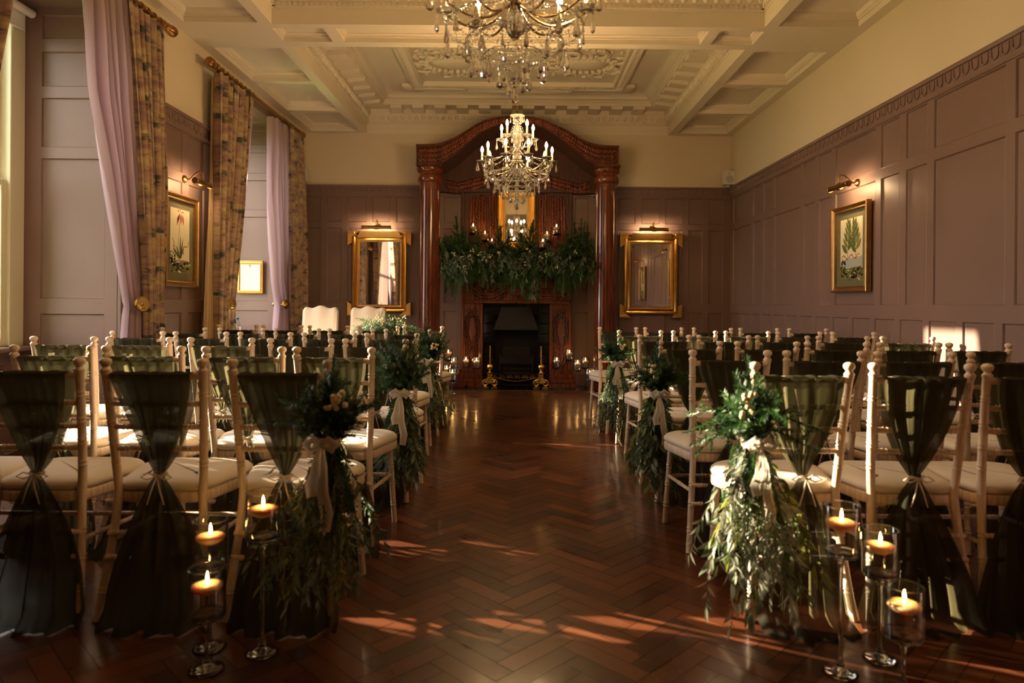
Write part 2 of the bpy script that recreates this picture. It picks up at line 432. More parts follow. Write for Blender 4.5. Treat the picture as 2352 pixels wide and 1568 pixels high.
# left wall with the two window bays
pl = lambda u, z, d: (XL+d, u, z)
holes = [(a, b, 0, BT) for a, b in BAYS]
cl = [(5.86, 6.19), (6.30, 6.62), (8.80, 9.14), (9.26, 9.62), (2.95, 3.30), (2.45, 2.83), (1.6, 2.3), (.8, 1.5), (0, .7), (-.8, -.1), (-1.6, -.9)]
s = MB(); panel_wall(s, YB, YF, 0, DADO-.13, rows_for(cl), [(a-.10, b+.10, 0, DADO) for a, b in BAYS], pl)
wl = struct(s.build('wall_left', PAINT))
s = MB(); panel_wall(s, YB, YF, DADO-.13, SZ+.02, [], [(a-.02, b+.02, DADO-.13, BT) for a, b in BAYS], pl)
for a, b in ((YB, BAYS[0][0]-.02), (BAYS[0][1]+.02, BAYS[1][0]-.02), (BAYS[1][1]+.02, YF)):
    s.box(XL-.85, XL-.02, a, b, 0, 4.4)
for a, b in BAYS: s.box(XL-.85, XL-.02, a-.02, b+.02, BT+.02, 4.4)
s.build('upper_wall', PLASTER, wl)
tl = MB(); 
for a, b in ((YB, BAYS[0][0]-.12), (BAYS[0][1]+.12, BAYS[1][0]-.12), (BAYS[1][1]+.12, YF)): tl.merge(egg_band('t', a, b, pl), Matrix())
struct(tl.build('trim_1', PAINT, smooth=True))
# back wall behind the camera
s = MB(); pb = lambda u, z, d: (u, YB+d, z)
bc = [(XL+.15+i*.52, XL+.15+i*.52+.42) for i in range(11)]
panel_wall(s, XL, XR, 0, DADO-.13, rows_for(bc), [], pb); wb = struct(s.build('wall_back', PAINT))
s = MB(); s.quad(pb(XL, DADO-.15, 0), pb(XR, DADO-.15, 0), pb(XR, SZ+.1, 0), pb(XL, SZ+.1, 0)); s.box(XL-.9, XR+.2, YB-.2, YB-.02, 0, 4.4)
s.build('upper_wall', PLASTER, wb)

# bays: panelled reveals, head, architrave, sash window
for k, (a, b) in enumerate(BAYS):
    s = MB(); wdt = XL-XW
    for yy, sg in ((b, 1), (a, -1)):
        pv = lambda u, z, d, yy=yy, sg=sg: (u, yy-sg*d, z)
        pan = []
        for z0, z1 in ((3.12, 3.31), (2.76, 3.03), (2.30, 2.68), (1.15, 2.22), (.28, 1.04)):
            pan.append((XW+.14, XL-.10, z0, z1))
        panel_wall(s, XW, XL, 0, BT, pan, [], pv)
    ph = lambda u, z, d: (u, z, BT-d)
    panel_wall(s, XW, XL, a, b, [(XW+.14, XL-.12, a+.15, b-.15)], [], ph)
    # wall below the sill
    pw = lambda u, z, d: (XW+d, u, z)
    panel_wall(s, a, b, 0, .76, [(a+.15, (a+b)/2-.06, .2, .66), ((a+b)/2+.06, b-.15, .2, .66)], [], pw)
    # architrave round the bay on the room side
    for y0, y1 in ((a-.11, a), (b, b+.11)):
        s.bbox(XL-.01, XL+.03, y0, y1, 0, BT+.11, .006); s.bbox(XL+.028, XL+.045, y0 if y0 < a else y1-.03, (y0+.03) if y0 < a else y1, 0, BT+.11, .004)
    s.bbox(XL-.01, XL+.032, a-.11, b+.11, BT, BT+.11, .006)
    struct(s.build('trim_%d' % (4+k), PAINT))
    win = bpy.data.objects.new('window_%d' % (k+1), None); C.objects.link(win); struct(win)
    s = MB(); f0, f1 = .14, .06
    s.bbox(XW-.10, XW+.02, a, a+f0, .76, BT, .006); s.bbox(XW-.10, XW+.02, b-f0, b, .76, BT, .006)
    s.bbox(XW-.10, XW+.019, a+f0, b-f0, BT-.12, BT, .006)
    s.bbox(XW-.10, XW+.035, a+f0+.001, a+f0+.03, .80, BT-.12, .004); s.bbox(XW-.10, XW+.035, b-f0-.03, b-f0-.001, .80, BT-.12, .004)
    s.build('window_frame', SASHW, win)
    s = MB(); s.bbox(XW-.10, XW+.14, a+.001, b-.001, .76, .795, .008); s.build('window_sill', PAINT, win)
    y0, y1 = a+f0+.03, b-f0-.03
    for z0, z1, xx, nm in ((.80, 2.02, XW-.01, 'lower_sash'), (1.98, BT-.12, XW-.06, 'upper_sash')):
        s = MB()
        s.bbox(xx-.02, xx+.02, y0, y0+.05, z0, z1); s.bbox(xx-.02, xx+.02, y1-.05, y1, z0, z1)
        s.bbox(xx-.019, xx+.019, y0+.05, y1-.05, z0, z0+.06); s.bbox(xx-.019, xx+.019, y0+.05, y1-.05, z1-.045, z1)
        s.bbox(xx-.012, xx+.012, (y0+y1)/2-.011, (y0+y1)/2+.011, z0+.06, z1-.045)
        o = s.build(nm, SASHW, win)
        s = MB(); s.box(xx-.003, xx+.003, y0+.04, y1-.04, z0+.04, z1-.03); s.build('glass_pane', PANE, o)
    # daylight comes in through the panes
    pt = bpy.data.lights.new('window_daylight_portal', 'AREA'); pt.shape = 'RECTANGLE'; pt.size = y1-y0; pt.size_y = BT-.92
    try: pt.cycles.is_portal = True
    except Exception: pass
    po = bpy.data.objects.new('window_daylight_portal', pt); C.objects.link(po)
    po.matrix_world = Matrix.Translation((XW-.14, (a+b)/2, (.8+BT-.12)/2)) @ Matrix.Rotation(-pi/2, 4, 'Y') @ Matrix.Rotation(pi/2, 4, 'Z')
    # roller blind at the head
    bl = empty('roller_blind', (XW+.10, (a+b)/2, BT-.07), 'white roller blind rolled up at the head of the %s window' % ('big bay' if k == 0 else 'second bay'), 'blind')
    s = MB(); s.lathe([(.032, -(b-a)/2+.05), (.032, (b-a)/2-.05)], 16, axis='Y'); s.build('roller', WHITE, bl, True)
    s = MB(); s.box(-.034, -.030, -(b-a)/2+.08, (b-a)/2-.08, -.13, 0); s.bbox(-.040, -.024, -(b-a)/2+.08, (b-a)/2-.08, -.145, -.125, .003); s.build('blind_cloth', WHITE, bl)
# unseen ground outside, added for its green bounce light
s = MB(); s.box(-60, XW-.5, -40, 50, -.9, -.8); tag(s.build('bounce_lawn', mat('bounce_grass', (.10, .15, .03), .9, var=.3, vscale=2)), kind='structure')
# unseen hedge-like mass, added to block the sky from the near bay
s = MB()
for i in range(9):
    s.ball((-5.1+R(-.1, .1), -3.2+i*.70, 1.1+R(-.2, .2)), .72, 12, 8, (1.0, .9, 5.2))
struct(s.build('sky_blocker', mat('sky_blocker_green', (.055, .085, .02), .9, var=.4, vscale=4), None, 'all'))
# wing walls that close the sides of the room above the bays
# ---------------------------------------------------------------- ceiling
s = MB()
RX = 2.16; SX0, SX1 = 2.27, 2.965
FR = (6.50, YF-.003); NR = (.9, 5.98)
side = [(6.55, 7.52), (7.62, 8.66), (8.74, 9.68), (4.90, 5.95), (3.80, 4.82), (2.70, 3.72), (1.60, 2.62), (.5, 1.52), (-.6, .42), (-1.7, -.68)]
up = lambda u, v, d: (u, v, SZ+d)
rects = [(-RX, RX, *FR), (-RX, RX, *NR), (-1.62, 1.70, 6.07, 6.385), (-2.19, -1.73, 6.07, 6.385), (1.80, 2.19, 6.07, 6.385)]
for a, b in side: rects += [(SX0, SX1, a, b), (-SX1+.05, -SX0, a, b)]
us = sorted({XL, XR, *[r[0] for r in rects], *[r[1] for r in rects]}); vs_ = sorted({YB, YF, *[r[2] for r in rects], *[r[3] for r in rects]})
for a, b in zip(us, us[1:]):
    for c, d in zip(vs_, vs_[1:]):
        if any(r[0] < (a+b)/2 < r[1] and r[2] < (c+d)/2 < r[3] for r in rects): continue
        s.quad(up(a, c, 0), up(b, c, 0), up(b, d, 0), up(a, d, 0))
cof = [(0, 0), (0, .050), (.012, .052), (.014, .066), (.030, .076), (.040, .092), (.043, .108), (.062, .112)]
nar = [(0, 0), (0, .042), (.012, .044), (.014, .058), (.030, .066), (.032, .078)]
for r in rects[2:5]: s.rring(*r, nar, up)
for r in rects[5:]: s.rring(*r, cof, up)
cor = [(0, 0), (.0005, .135), (.012, .137), (.014, .150), (.022, .152), (.024, .180), (.034, .186), (.040, .205), (.062, .235), (.070, .250), (.072, .330),
       (.30, .330), (.30, .372), (.318, .378), (.325, .395), (.345, .402), (.36, .41), (.375, .440), (.41, .465), (.455, .475), (.47, .476)]
for r in rects[:2]: s.rring(*r, cor, up)
s.box(XL-.9, XR+.2, YB-.2, YF+.2, 4.35, 4.5)
ceil_ = struct(s.build('ceiling', CEILM, smooth=25))
# modillions, egg and dart, dentils round the two deep recesses
def along(r, step, fn):
    x0, x1, y0, y1 = r
    for (p, q, nx, ny) in (((x0, y0), (x1, y0), 0, 1), ((x1, y0), (x1, y1), -1, 0), ((x1, y1), (x0, y1), 0, -1), ((x0, y1), (x0, y0), 1, 0)):
        L = math.hypot(q[0]-p[0], q[1]-p[1]); n = max(1, round(L/step)); tx, ty = (q[0]-p[0])/L, (q[1]-p[1])/L
        for i in range(n):
            t = (i+.5)*L/n; fn(lambda a, i_, z, t=t, p=p: (p[0]+tx*(t+a)+nx*i_, p[1]+ty*(t+a)+ny*i_, SZ+z), t, L)
mo = MB(); eg = MB(); de = MB()
def modil(P, t, L):
    if t < .25 or t > L-.25: return
    w_ = .078
    pr_ = [(.07, .335), (.07, .272), (.10, .268), (.23, .285), (.285, .292), (.292, .335)]
    vs = [P(-w_, i, z) for i, z in pr_]+[P(w_, i, z) for i, z in pr_]; n = len(pr_)
    mo.add(vs, [tuple(range(n)), tuple(range(2*n-1, n-1, -1))]+[(k, k+1, n+k+1, n+k) for k in range(n-1)])
def egg(P, t, L):
    c = Vector(P(0, .048, .222)); eg.ball(c, .030, 8, 5, (1, 1, 1.15))
    eg.tube([P(.048, .040, .25), P(.048, .046, .22), P(.048, .030, .192)], [.011, .007, .002], 4)
def dent(P, t, L):
    w_ = .016; vs = []
    for i in (.010, .036):
        for a, z in ((-w_, .150), (w_, .150), (w_, .182), (-w_, .182)): vs.append(P(a, i, z))
    de.add(vs, [(0, 1, 2, 3), (4, 7, 6, 5), (0, 4, 5, 1), (1, 5, 6, 2), (2, 6, 7, 3), (3, 7, 4, 0)])
for r in rects[:2]: along(r, .31, modil); along(r, .096, egg); along(r, .048, dent)
mo.build('modillions', CEILM, ceil_); eg.build('egg_and_dart', CEILM, ceil_, True); de.build('dentils', CEILM, ceil_)
# raised frame with carved flats and two plaster cartouches
def rfrm(s, x0, x1, y0, y1, wd, z):
    for i, (a, b) in enumerate(((0, .0), )):
        s.rring(x0, x1, y0, y1, [(0, z), (0, z-.055), (.012, z-.06), (.03, z-.062), (.032, z-.05), (wd-.03, z-.045), (wd-.028, z-.058), (wd-.01, z-.056), (wd, z)], lambda u, v, d: (u, v, d), cap=False)
zc = SZ+.476
for (Y0, Y1) in ((6.98, 9.12), (1.5, 5.3)):
    s = MB(); rfrm(s, -1.40, 1.42, Y0, Y1, .17, zc)
    for cx in (-1.40, 1.42):
        for cy in (Y0, Y1): s.bbox(cx-.13, cx+.13, cy-.13, cy+.13, zc-.052, zc, .01)
    rfrm(s, -.72, .74, Y1-.10, Y1+.10, .07, zc-.004)
    for i in range(60):
        t = i/60
        for yy in (Y0+.085, Y1-.085): s.ball((-1.3+t*2.6, yy, zc-.048), .017, 6, 4, (1.3, 1.8, .8))
        for xx in (-1.315, 1.335): s.ball((xx, Y0+.15+t*(Y1-Y0-.3), zc-.048), .017, 6, 4, (1.8, 1.3, .8))
    s.build('ceiling_frame', CEILM, ceil_, True)
    for sg in (-1, 1):
        for cy in ((Y0+Y1)/2+.18,) if Y0 > 5 else (Y0+.9, Y1-.9):
            cx = sg*.80+.02
            c = MB(); c.ball((cx, cy, zc), .22, 20, 8, (1.25, .85, .30))
            for i in range(26):
                a = 2*pi*i/26; c.ball((cx+cos(a)*.33, cy+sin(a)*.25, zc-.02), .036, 7, 5, (1, 1, 1.0))
            random.seed(5)
            for q in range(8):
                a = 2*pi*q/8+.3; bx, by = cx+cos(a)*.40, cy+sin(a)*.34; pts = []
                for t in np.linspace(0, 1, 16):
                    ar = a+sg*t*5.2; rr = .11*(1-t)+.015; pts.append((bx+cos(ar)*rr, by+sin(ar)*rr, zc-.025-.015*t))
                c.tube(pts, [.024*(1-t*.5) for t in np.linspace(0, 1, 16)], 6)
                for j in range(9):
                    aa = a+R(-.5, .5); rr = R(.40, .60); c.ball((cx+cos(aa)*rr, cy+sin(aa)*rr*.85, zc-.01), R(.015, .035), 6, 4, (R(.8, 2), R(.8, 2), .8))
            c.build('plaster_cartouche', CEILM, ceil_, True)
random.seed(11)
# ---------------------------------------------------------------- fireplace
MAHOGR = wood('dull_mahogany', (.040, .010, .005), (.085, .022, .009), .55, .0, bump=.06)
def fireplace():
    fp = empty('fireplace', (0, 9.4, 0), 'tall carved mahogany fireplace with two fluted columns under an arched canopy', 'fireplace')
    off = Vector((0, -9.4, 0))
    def B(s, name, m, par=None, smooth=False):
        for i, p in enumerate(s.v): s.v[i] = (p[0], p[1]-9.4, p[2])
        return s.build(name, m, par or fp, smooth)
    # fluted columns
    for cx in (-1.168, 1.203):
        s = MB(); n = 120
        flute = lambda k, z: 1-.10*max(0, sin(k*2*pi/6))**.6 if .30 < z < 2.66 else 1
        prof = [(.150, .28), (.150, .29), (.150, .31)]+[(.150-.012*t, .33+2.32*t) for t in np.linspace(0, 1, 10)]+[(.139, 2.67), (.139, 2.71), (.139, 2.76)]
        s.lathe(prof, n, (cx, 9.2, 0), flute=flute); col = B(s, 'column', MAHOG, None, 30)
        s = MB(); s.lathe([(.142, 2.755), (.160, 2.765), (.172, 2.79), (.172, 2.83), (.160, 2.862), (.150, 2.87), (.150, 2.885), (.168, 2.90), (.184, 2.93), (.184, 2.965), (.168, 2.99), (.168, 2.995)], 32, (cx, 9.2, 0)); B(s, 'capital', MAHOG, col, True)
        s = MB(); s.lathe([(.19, .10), (.205, .115), (.208, .15), (.195, .18), (.172, .19), (.172, .205), (.182, .215), (.185, .24), (.172, .262), (.155, .275), (.152, .285)], 32, (cx, 9.2, 0))
        s.bbox(cx-.21, cx+.21, 8.99, 9.41, 0, .10, .008); B(s, 'column_base', MAHOG, col, True)
    # arched canopy traced as a solid
    K = 4.612; g = lambda x, y: W(940+x/K, 260+y/K, 9.0)
    topc = [(72, 338), (200, 338), (330, 322), (480, 265), (600, 195), (720, 120), (850, 65), (1000, 40), (1120, 35), (1250, 42), (1400, 70), (1550, 130), (1700, 205), (1830, 285), (1950, 332), (2080, 350), (2222, 353)]
    botc = [(72, 545), (200, 545), (310, 540), (420, 480), (560, 370), (700, 245), (850, 160), (1000, 110), (1120, 97), (1300, 113), (1450, 165), (1600, 270), (1750, 385), (1880, 490), (1980, 550), (2090, 562), (2222, 565)]
    def smoothc(c, n=64):
        P = [g(*p) for p in c]; out = []
        d = [0]
        for a, b in zip(P, P[1:]): d.append(d[-1]+(b-a).length)
        for i in range(n+1):
            t = d[-1]*i/n; j = max(k for k in range(len(d)-1) if d[k] <= t+1e-9) if t < d[-1] else len(d)-2
            p0, p1, p2, p3 = P[max(j-1, 0)], P[j], P[j+1], P[min(j+2, len(P)-1)]
            u = (t-d[j])/(d[j+1]-d[j]); u = min(1, max(0, u))
            out.append(.5*((2*p1)+(-p0+p2)*u+(2*p0-5*p1+4*p2-p3)*u*u+(-p0+3*p1-3*p2+p3)*u**3))
        return out
    T, Bo = smoothc(topc), smoothc(botc); n = len(T)
    s = MB(); yf, yb = 9.0, 9.79
    def arch_block(Tc, Bc, y0, y1):
        vs = []
        for a, b in zip(Tc, Bc): vs += [(a.x, y0, a.z), (b.x, y0, b.z), (a.x, y1, a.z), (b.x, y1, b.z)]
        fs = []
        for i in range(len(Tc)-1):
            a, b = 4*i, 4*i+4; fs += [(a, a+1, b+1, b), (a+2, b+2, b+3, a+3), (a, b, b+2, a+2), (a+1, a+3, b+3, b+1)]
        fs += [(0, 2, 3, 1), (4*n-4, 4*n-3, 4*n-1, 4*n-2)]
        s.add(vs, fs)
    arch_block(T, Bo, yf+.02, yb)
    lip = [T[i]*.90+Bo[i]*.10 for i in range(n)]; arch_block([t+Vector((0, 0, .012)) for t in T], lip, yf-.012, yf+.2)
    lip2 = [T[i]*.08+Bo[i]*.92 for i in range(n)]; arch_block(lip2, [b-Vector((0, 0, .004)) for b in Bo], yf-.004, yf+.1)
    B(s, 'arched_canopy', MAHOGD, None, 30)
    s = MB(); s.bbox(-1.335, -.99, 9.02, 9.5, 2.95, 3.0, .01); s.bbox(1.02, 1.37, 9.02, 9.5, 2.95, 3.0, .01)
    B(s, 'capital_block', MAHOGD)
    # laurel leaves carved along the front of the canopy
    s = MB()
    for i in range(2, n-2, 1):
        m_ = (T[i]+Bo[i])/2; tg = (T[i+1]+Bo[i+1]-T[i-1]-Bo[i-1]).normalized(); wd = (T[i]-Bo[i]).length
        nr = Vector((-tg.z, 0, tg.x)); sg = -1 if m_.x > 0 else 1
        for k, q in ((-1, -.25), (1, 0.001), (1, .25)):
            c = m_+nr*(q*wd)+tg*(.014*abs(q)*10*sg*-1); an = math.atan2(tg.z, tg.x)+(.55 if q > 0 else -.55)*sg
            Mx = Matrix.Rotation(-an, 3, 'Y') @ Matrix.Diagonal((2.2, .75, .75)).to_3x3()
            s.ball((c.x, yf+.012, c.z), .021, 7, 5, Mx)
    B(s, 'laurel_carving', MAHOG, None, 'all')
    # recessed back panel, swags, pilasters
    s = MB()
    bt = lambda px, py, Y=9.6: W(px, py, Y)
    Bb = [Vector((max(-1.1, min(1.13, b.x)), 0, b.z)) for b in Bo]
    vs = []; zb = W(1187, 440, 9.7).z
    for b in Bb: vs += [(b.x, 9.66, b.z+.03), (b.x, 9.66, zb)]
    s.add(vs, [(2*i, 2*i+1, 2*i+3, 2*i+2) for i in range(n-1)])
    s.box(-1.1, 1.13, 9.62, 9.79, zb-.02, zb+.02)
    x0, x1 = W(1060, 500, 9.7).x, W(1314, 500, 9.7).x
    s.bbox(x0, x1, 9.70, 9.79, 1.75, zb, .004)
    for a in (x0, x1-.05): s.bbox(a, a+.05, 9.67, 9.71, 1.75, zb, .006)
    B(s, 'overmantel_panel', MAHOGR)
    def leafrow(s, pts, r=.018, y=9.6):
        for i in range(len(pts)-1):
            a, b = Vector(pts[i]), Vector(pts[i+1]); L = (b-a).length; k = max(1, int(L/(r*1.3)))
            for j in range(k):
                p = a.lerp(b, j/k); t = (b-a).normalized(); an = math.atan2(t.z, t.x)
                for sg in (-1, 1):
                    A = an+sg*.6; Mx = Matrix.Rotation(-A, 3, 'Y') @ Matrix.Diagonal((1.9, .8, .7)).to_3x3()
                    nr = Vector((-t.z, 0, t.x))*sg*r*.9
                    s.ball((p.x+nr.x+R(-.003, .003), y, p.z+nr.z), r*R(.8, 1.1), 6, 4, Mx)
    s = MB()
    for sg in (-1, 1):
        for q, (dx, L) in enumerate(((.36, .75), (.50, .72), (.62, .66))):
            z0 = 2.68-.02*q
            for e in (-.022, .022): leafrow(s, [(.015+sg*dx+e, 0, z0), (.015+sg*(dx-.02*(1-q))+e*.6, 0, z0-L)], .020, 9.70)
        leafrow(s, [(.015+sg*.30, 0, 2.95), (.015+sg*.6, 0, 2.86), (.015+sg*.85, 0, 2.80), (.015+sg*1.02, 0, 2.84)], .026, 9.63)
        leafrow(s, [(.015+sg*.30, 0, 2.90), (.015+sg*.6, 0, 2.80), (.015+sg*.85, 0, 2.74), (.015+sg*1.02, 0, 2.77)], .026, 9.63)
    B(s, 'hanging_leaf_carving', MAHOG, None, 'all')
    # mantel shelf
    s = MB(); s.bbox(-1.02, 1.05, 9.30, 9.79, 1.70, 1.75, .012); s.bbox(-.98, 1.01, 9.36, 9.79, 1.655, 1.70, .01); B(s, 'mantel_shelf', MAHOG, None, False)
    # surround
    X0, X1 = W(1059, 760, 9.5).x, W(1312, 760, 9.5).x; O0, O1 = W(1109, 760, 9.5).x, W(1262, 760, 9.5).x
    zo = W(1185, 697, 9.5).z; zf = W(1185, 636, 9.5).z
    s = MB()
    s.box(X0, O0, 9.52, 9.79, 0, zo); s.box(O1, X1, 9.52, 9.79, 0, zo); s.box(X0, X1, 9.52, 9.79, zo, 1.66)
    for a, b, c, d in ((X0, X0+.035, 0, 1.655), (X1-.035, X1, 0, 1.655), (O0-.04, O0, 0, zo), (O1, O1+.04, 0, zo), (X0, X1, zo, zo+.04), (X0, X1, 1.60, 1.655)):
        s.bbox(a, b, 9.485, 9.525, c, d, .006)
    B(s, 'surround', MAHOG)
    s = MB(); s.lathe([(0, -.03), (.05, -.028), (.09, -.012), (.105, .012), (.105, .03)], 24, (.015, 9.50, (zo+1.52)/2+.04), M=Matrix.Diagonal((1, 1, 1.30)).to_3x3() @ Matrix.Rotation(pi/2, 3, 'X') @ Matrix.Diagonal((1, 1, -1)).to_3x3())
    B(s, 'oval_boss', MAHOG, None, True)
    for sg in (-1, 1):
        s = MB()
        leafrow(s, [(.015+sg*.16, 0, 1.30), (.015+sg*.34, 0, 1.21), (.015+sg*.52, 0, 1.22), (.015+sg*.68, 0, 1.33)], .022, 9.515)
        leafrow(s, [(.015+sg*.16, 0, 1.40), (.015+sg*.34, 0, 1.32), (.015+sg*.52, 0, 1.33), (.015+sg*.68, 0, 1.44)], .020, 9.515)
        B(s, 'frieze_carving', MAHOG, None, 'all')
    for a, b in ((X0+.035, O0-.04), (O1+.04, X1-.035)):
        s = MB(); c = (a+b)/2
        for sg in (-1, 1):
            leafrow(s, [(c, 0, 1.02), (c+sg*.07, 0, .93), (c+sg*.085, 0, .75), (c+sg*.04, 0, .55), (c+sg*.06, 0, .38), (c, 0, .26)], .020, 9.515)
            s.tube([(c, 9.51, 1.03), (c+sg*.04, 9.505, 1.08), (c+sg*.075, 9.51, 1.05), (c+sg*.04, 9.515, 1.0), (c, 9.51, 1.03)], .008, 5)
        B(s, 'jamb_carving', MAHOGD, None, 'all')
    for a, b in ((X0-.02, O0), (O1, X1+.02)):
        s = MB()
        for i, z in enumerate((.06, .12, .18, .235)): s.bbox(a-.05+.016*i if a < 0 else a-.01+.003*i, b+.01-.003*i if a < 0 else b+.05-.016*i, 9.33+.035*i, 9.52, z-.06, z, .005)
        B(s, 'plinth', MAHOG)
    # tiled slips, firebox and hood
    s = MB()
    yb_ = 9.76
    def tiles(x0, x1, z0, z1, y, nx, nz):
        for i in range(nx):
            for j in range(nz):
                a, b = x0+(x1-x0)*i/nx, x0+(x1-x0)*(i+1)/nx; c, d = z0+(z1-z0)*j/nz, z0+(z1-z0)*(j+1)/nz
                s.bbox(a+.003, b-.003, y, y+.02, c+.003, d-.003, .003)
    tiles(O0, O0+.155, .02, zo, 9.60, 1, 8); tiles(O1-.155, O1, .02, zo, 9.60, 1, 8); tiles(O0+.155, O1-.155, zo-.16, zo, 9.60, 4, 1)
    B(s, 'tile_slips', BLACKT)
    s = MB(); s.box(O0, O1, 9.775, 9.79, 0, zo); s.box(O0+.16, O0+.165, 9.6, 9.78, 0, zo-.16); s.box(O1-.165, O1-.16, 9.6, 9.78, 0, zo-.16); s.box(O0, O1, 9.617, 9.625, zo-.165, zo); B(s, 'firebox', IRON)
    s = MB(); a, b = W(1135, 757, 9.55).x, W(1236, 757, 9.55).x; c, d = W(1152, 707, 9.55).x, W(1218, 707, 9.55).x; z0, z1 = .80, 1.10
    s.add([(a, 9.50, z0), (b, 9.50, z0), (b, 9.6, z0), (a, 9.6, z0), (c, 9.585, z1), (d, 9.585, z1), (d, 9.6, z1), (c, 9.6, z1)], [(0, 3, 2, 1), (4, 5, 6, 7), (0, 1, 5, 4), (1, 2, 6, 5), (2, 3, 7, 6), (3, 0, 4, 7)])
    s.bbox(a-.01, b+.01, 9.49, 9.60, z0-.02, z0+.004, .004)
    B(s, 'smoke_hood', mat('dark_hood', (.010, .006, .005), .7, .0))
    # hearth of black tiles let into the floor
    s = MB()
    hx0, hx1 = -.98, 1.0; nx = 14
    for i in range(nx):
        a, b = hx0+(hx1-hx0)*i/nx, hx0+(hx1-hx0)*(i+1)/nx
        for c, d in ((9.03, 9.19), (9.19, 9.35), (9.35, 9.51)): s.bbox(a+.003, b-.003, c+.003, d-.003, .001, .008, .002)
    B(s, 'hearth_tiles', BLACKT)
    s = MB(); s.box(hx0, hx1, 9.03, 9.6, .0005, .004); B(s, 'hearth_bed', GROUT)
    return fp
fireplace()

def fire_basket():
    o = empty('fire_grate', (.015, 9.52, .008), 'black iron fire basket standing inside the fireplace opening', 'grate')
    s = MB()
    for z in (.12, .18, .24, .30): s.tube([(-.22, -.07, z), (.22, -.07, z)], .007, 6)
    s.bbox(-.23, .23, -.085, -.065, .30, .40, .005)
    for i in range(9): s.tube([(-.21+.0525*i, -.06, .10), (-.21+.0525*i, .06, .10)], .006, 6)
    s.build('basket_bars', IRON, o)
    for x in (-.225, .225):
        s = MB(); s.tube([(x, -.075, 0), (x, -.075, .42)], .012, 8); s.ball((x, -.075, .43), .018); s.tube([(x, .06, 0), (x, .06, .3)], .01, 8); s.build('leg', IRON, o, True)
    s = MB(); s.bbox(-.2, .2, .06, .075, .10, .55, .01); s.build('fireback', IRON, o)
fire_basket()

def scroll_pts(cx, cz, r0, a0, turns, n=22, y=0, sg=1):
    return [(cx+sg*cos(a0+t*turns*2*pi)*r0*(1-.75*t), y, cz+sin(a0+t*turns*2*pi)*r0*(1-.75*t)) for t in np.linspace(0, 1, n)]
def andirons():
    first = None
    for px, lab in ((1125.5, 'polished brass andiron with ball and spike, window side of the hearth'), (1242.5, 'polished brass andiron with ball and spike, picture-wall side of the hearth')):
        x = W(px, 860, 9.22).x
        if first is None:
            o = empty('andiron', (x, 9.22, .008), lab, 'andiron', 'brass andirons on the hearth'); first = o
            s = MB(); s.tube([(0, 0, .33), (0, 0, .42)], [.012, .009], 8); s.tube([(0, 0, .40), (0, 0, .55)], [.010, .004], 8); s.ball((0, 0, .555), .011); s.lathe([(.01, .40), (.017, .405), (.01, .412)], 10); s.build('spike', GOLDB, o, True)
            s = MB(); s.ball((0, 0, .285), .046, 18, 12); s.lathe([(.03, .205), (.034, .21), (.02, .222), (.012, .235), (.016, .242)], 14); s.build('ball_finial', GOLDB, o, True)
            s = MB(); s.bbox(-.035, .035, -.03, .03, .15, .205, .006); s.bbox(-.045, .045, -.035, .035, .195, .207, .003)
            for sg in (-1, 1):
                s.tube([(0, 0, .16), (sg*.03, 0, .12), (sg*.055, 0, .10)]+scroll_pts(sg*.058, .062, .045, pi/2, -1.2, y=0, sg=sg), [.016]*3+[.015*(1-.4*t) for t in np.linspace(0, 1, 22)], 8)
                s.bbox(sg*.058-.045, sg*.058+.045, -.02, .02, 0, .018, .004)
            s.lathe([(0, -.02), (.04, -.018), (.04, .018), (0, .02)], 16, (0, 0, .10), axis='Y'); s.build('scroll_foot', GOLDB, o, True)
            s = MB(); s.tube([(0, .02, .10), (0, .30, .10), (0, .30, 0)], .009, 6); s.build('billet_bar', IRON, o)
        else: dup(first, (x, 9.22, .008), lab)
andirons()
def fender():
    o = empty('fire_fender', (.0, 9.20, .008), 'pierced brass scrollwork fender rail hung between the two andirons', 'fender')
    s = MB(); s.bbox(-.36, .365, -.012, .012, .185, .20, .004); s.build('top_rail', mat('dark_rail', (.03, .02, .012), .3, .8), o)
    s = MB()
    for i in range(-6, 7):
        x = i*.052; d = .075-.03*abs(sin(i*.5))
        s.tube(scroll_pts(x, .150, .024, pi/2, .9, 14, 0, 1 if i % 2 else -1), .0045, 5)
    pts = [(x, 0, .118-.022*cos(x*9.5)+.0*x) for x in np.linspace(-.33, .33, 40)]; s.tube(pts, .0055, 5)
    s.build('scrollwork', GOLDB, o, True)
fender()

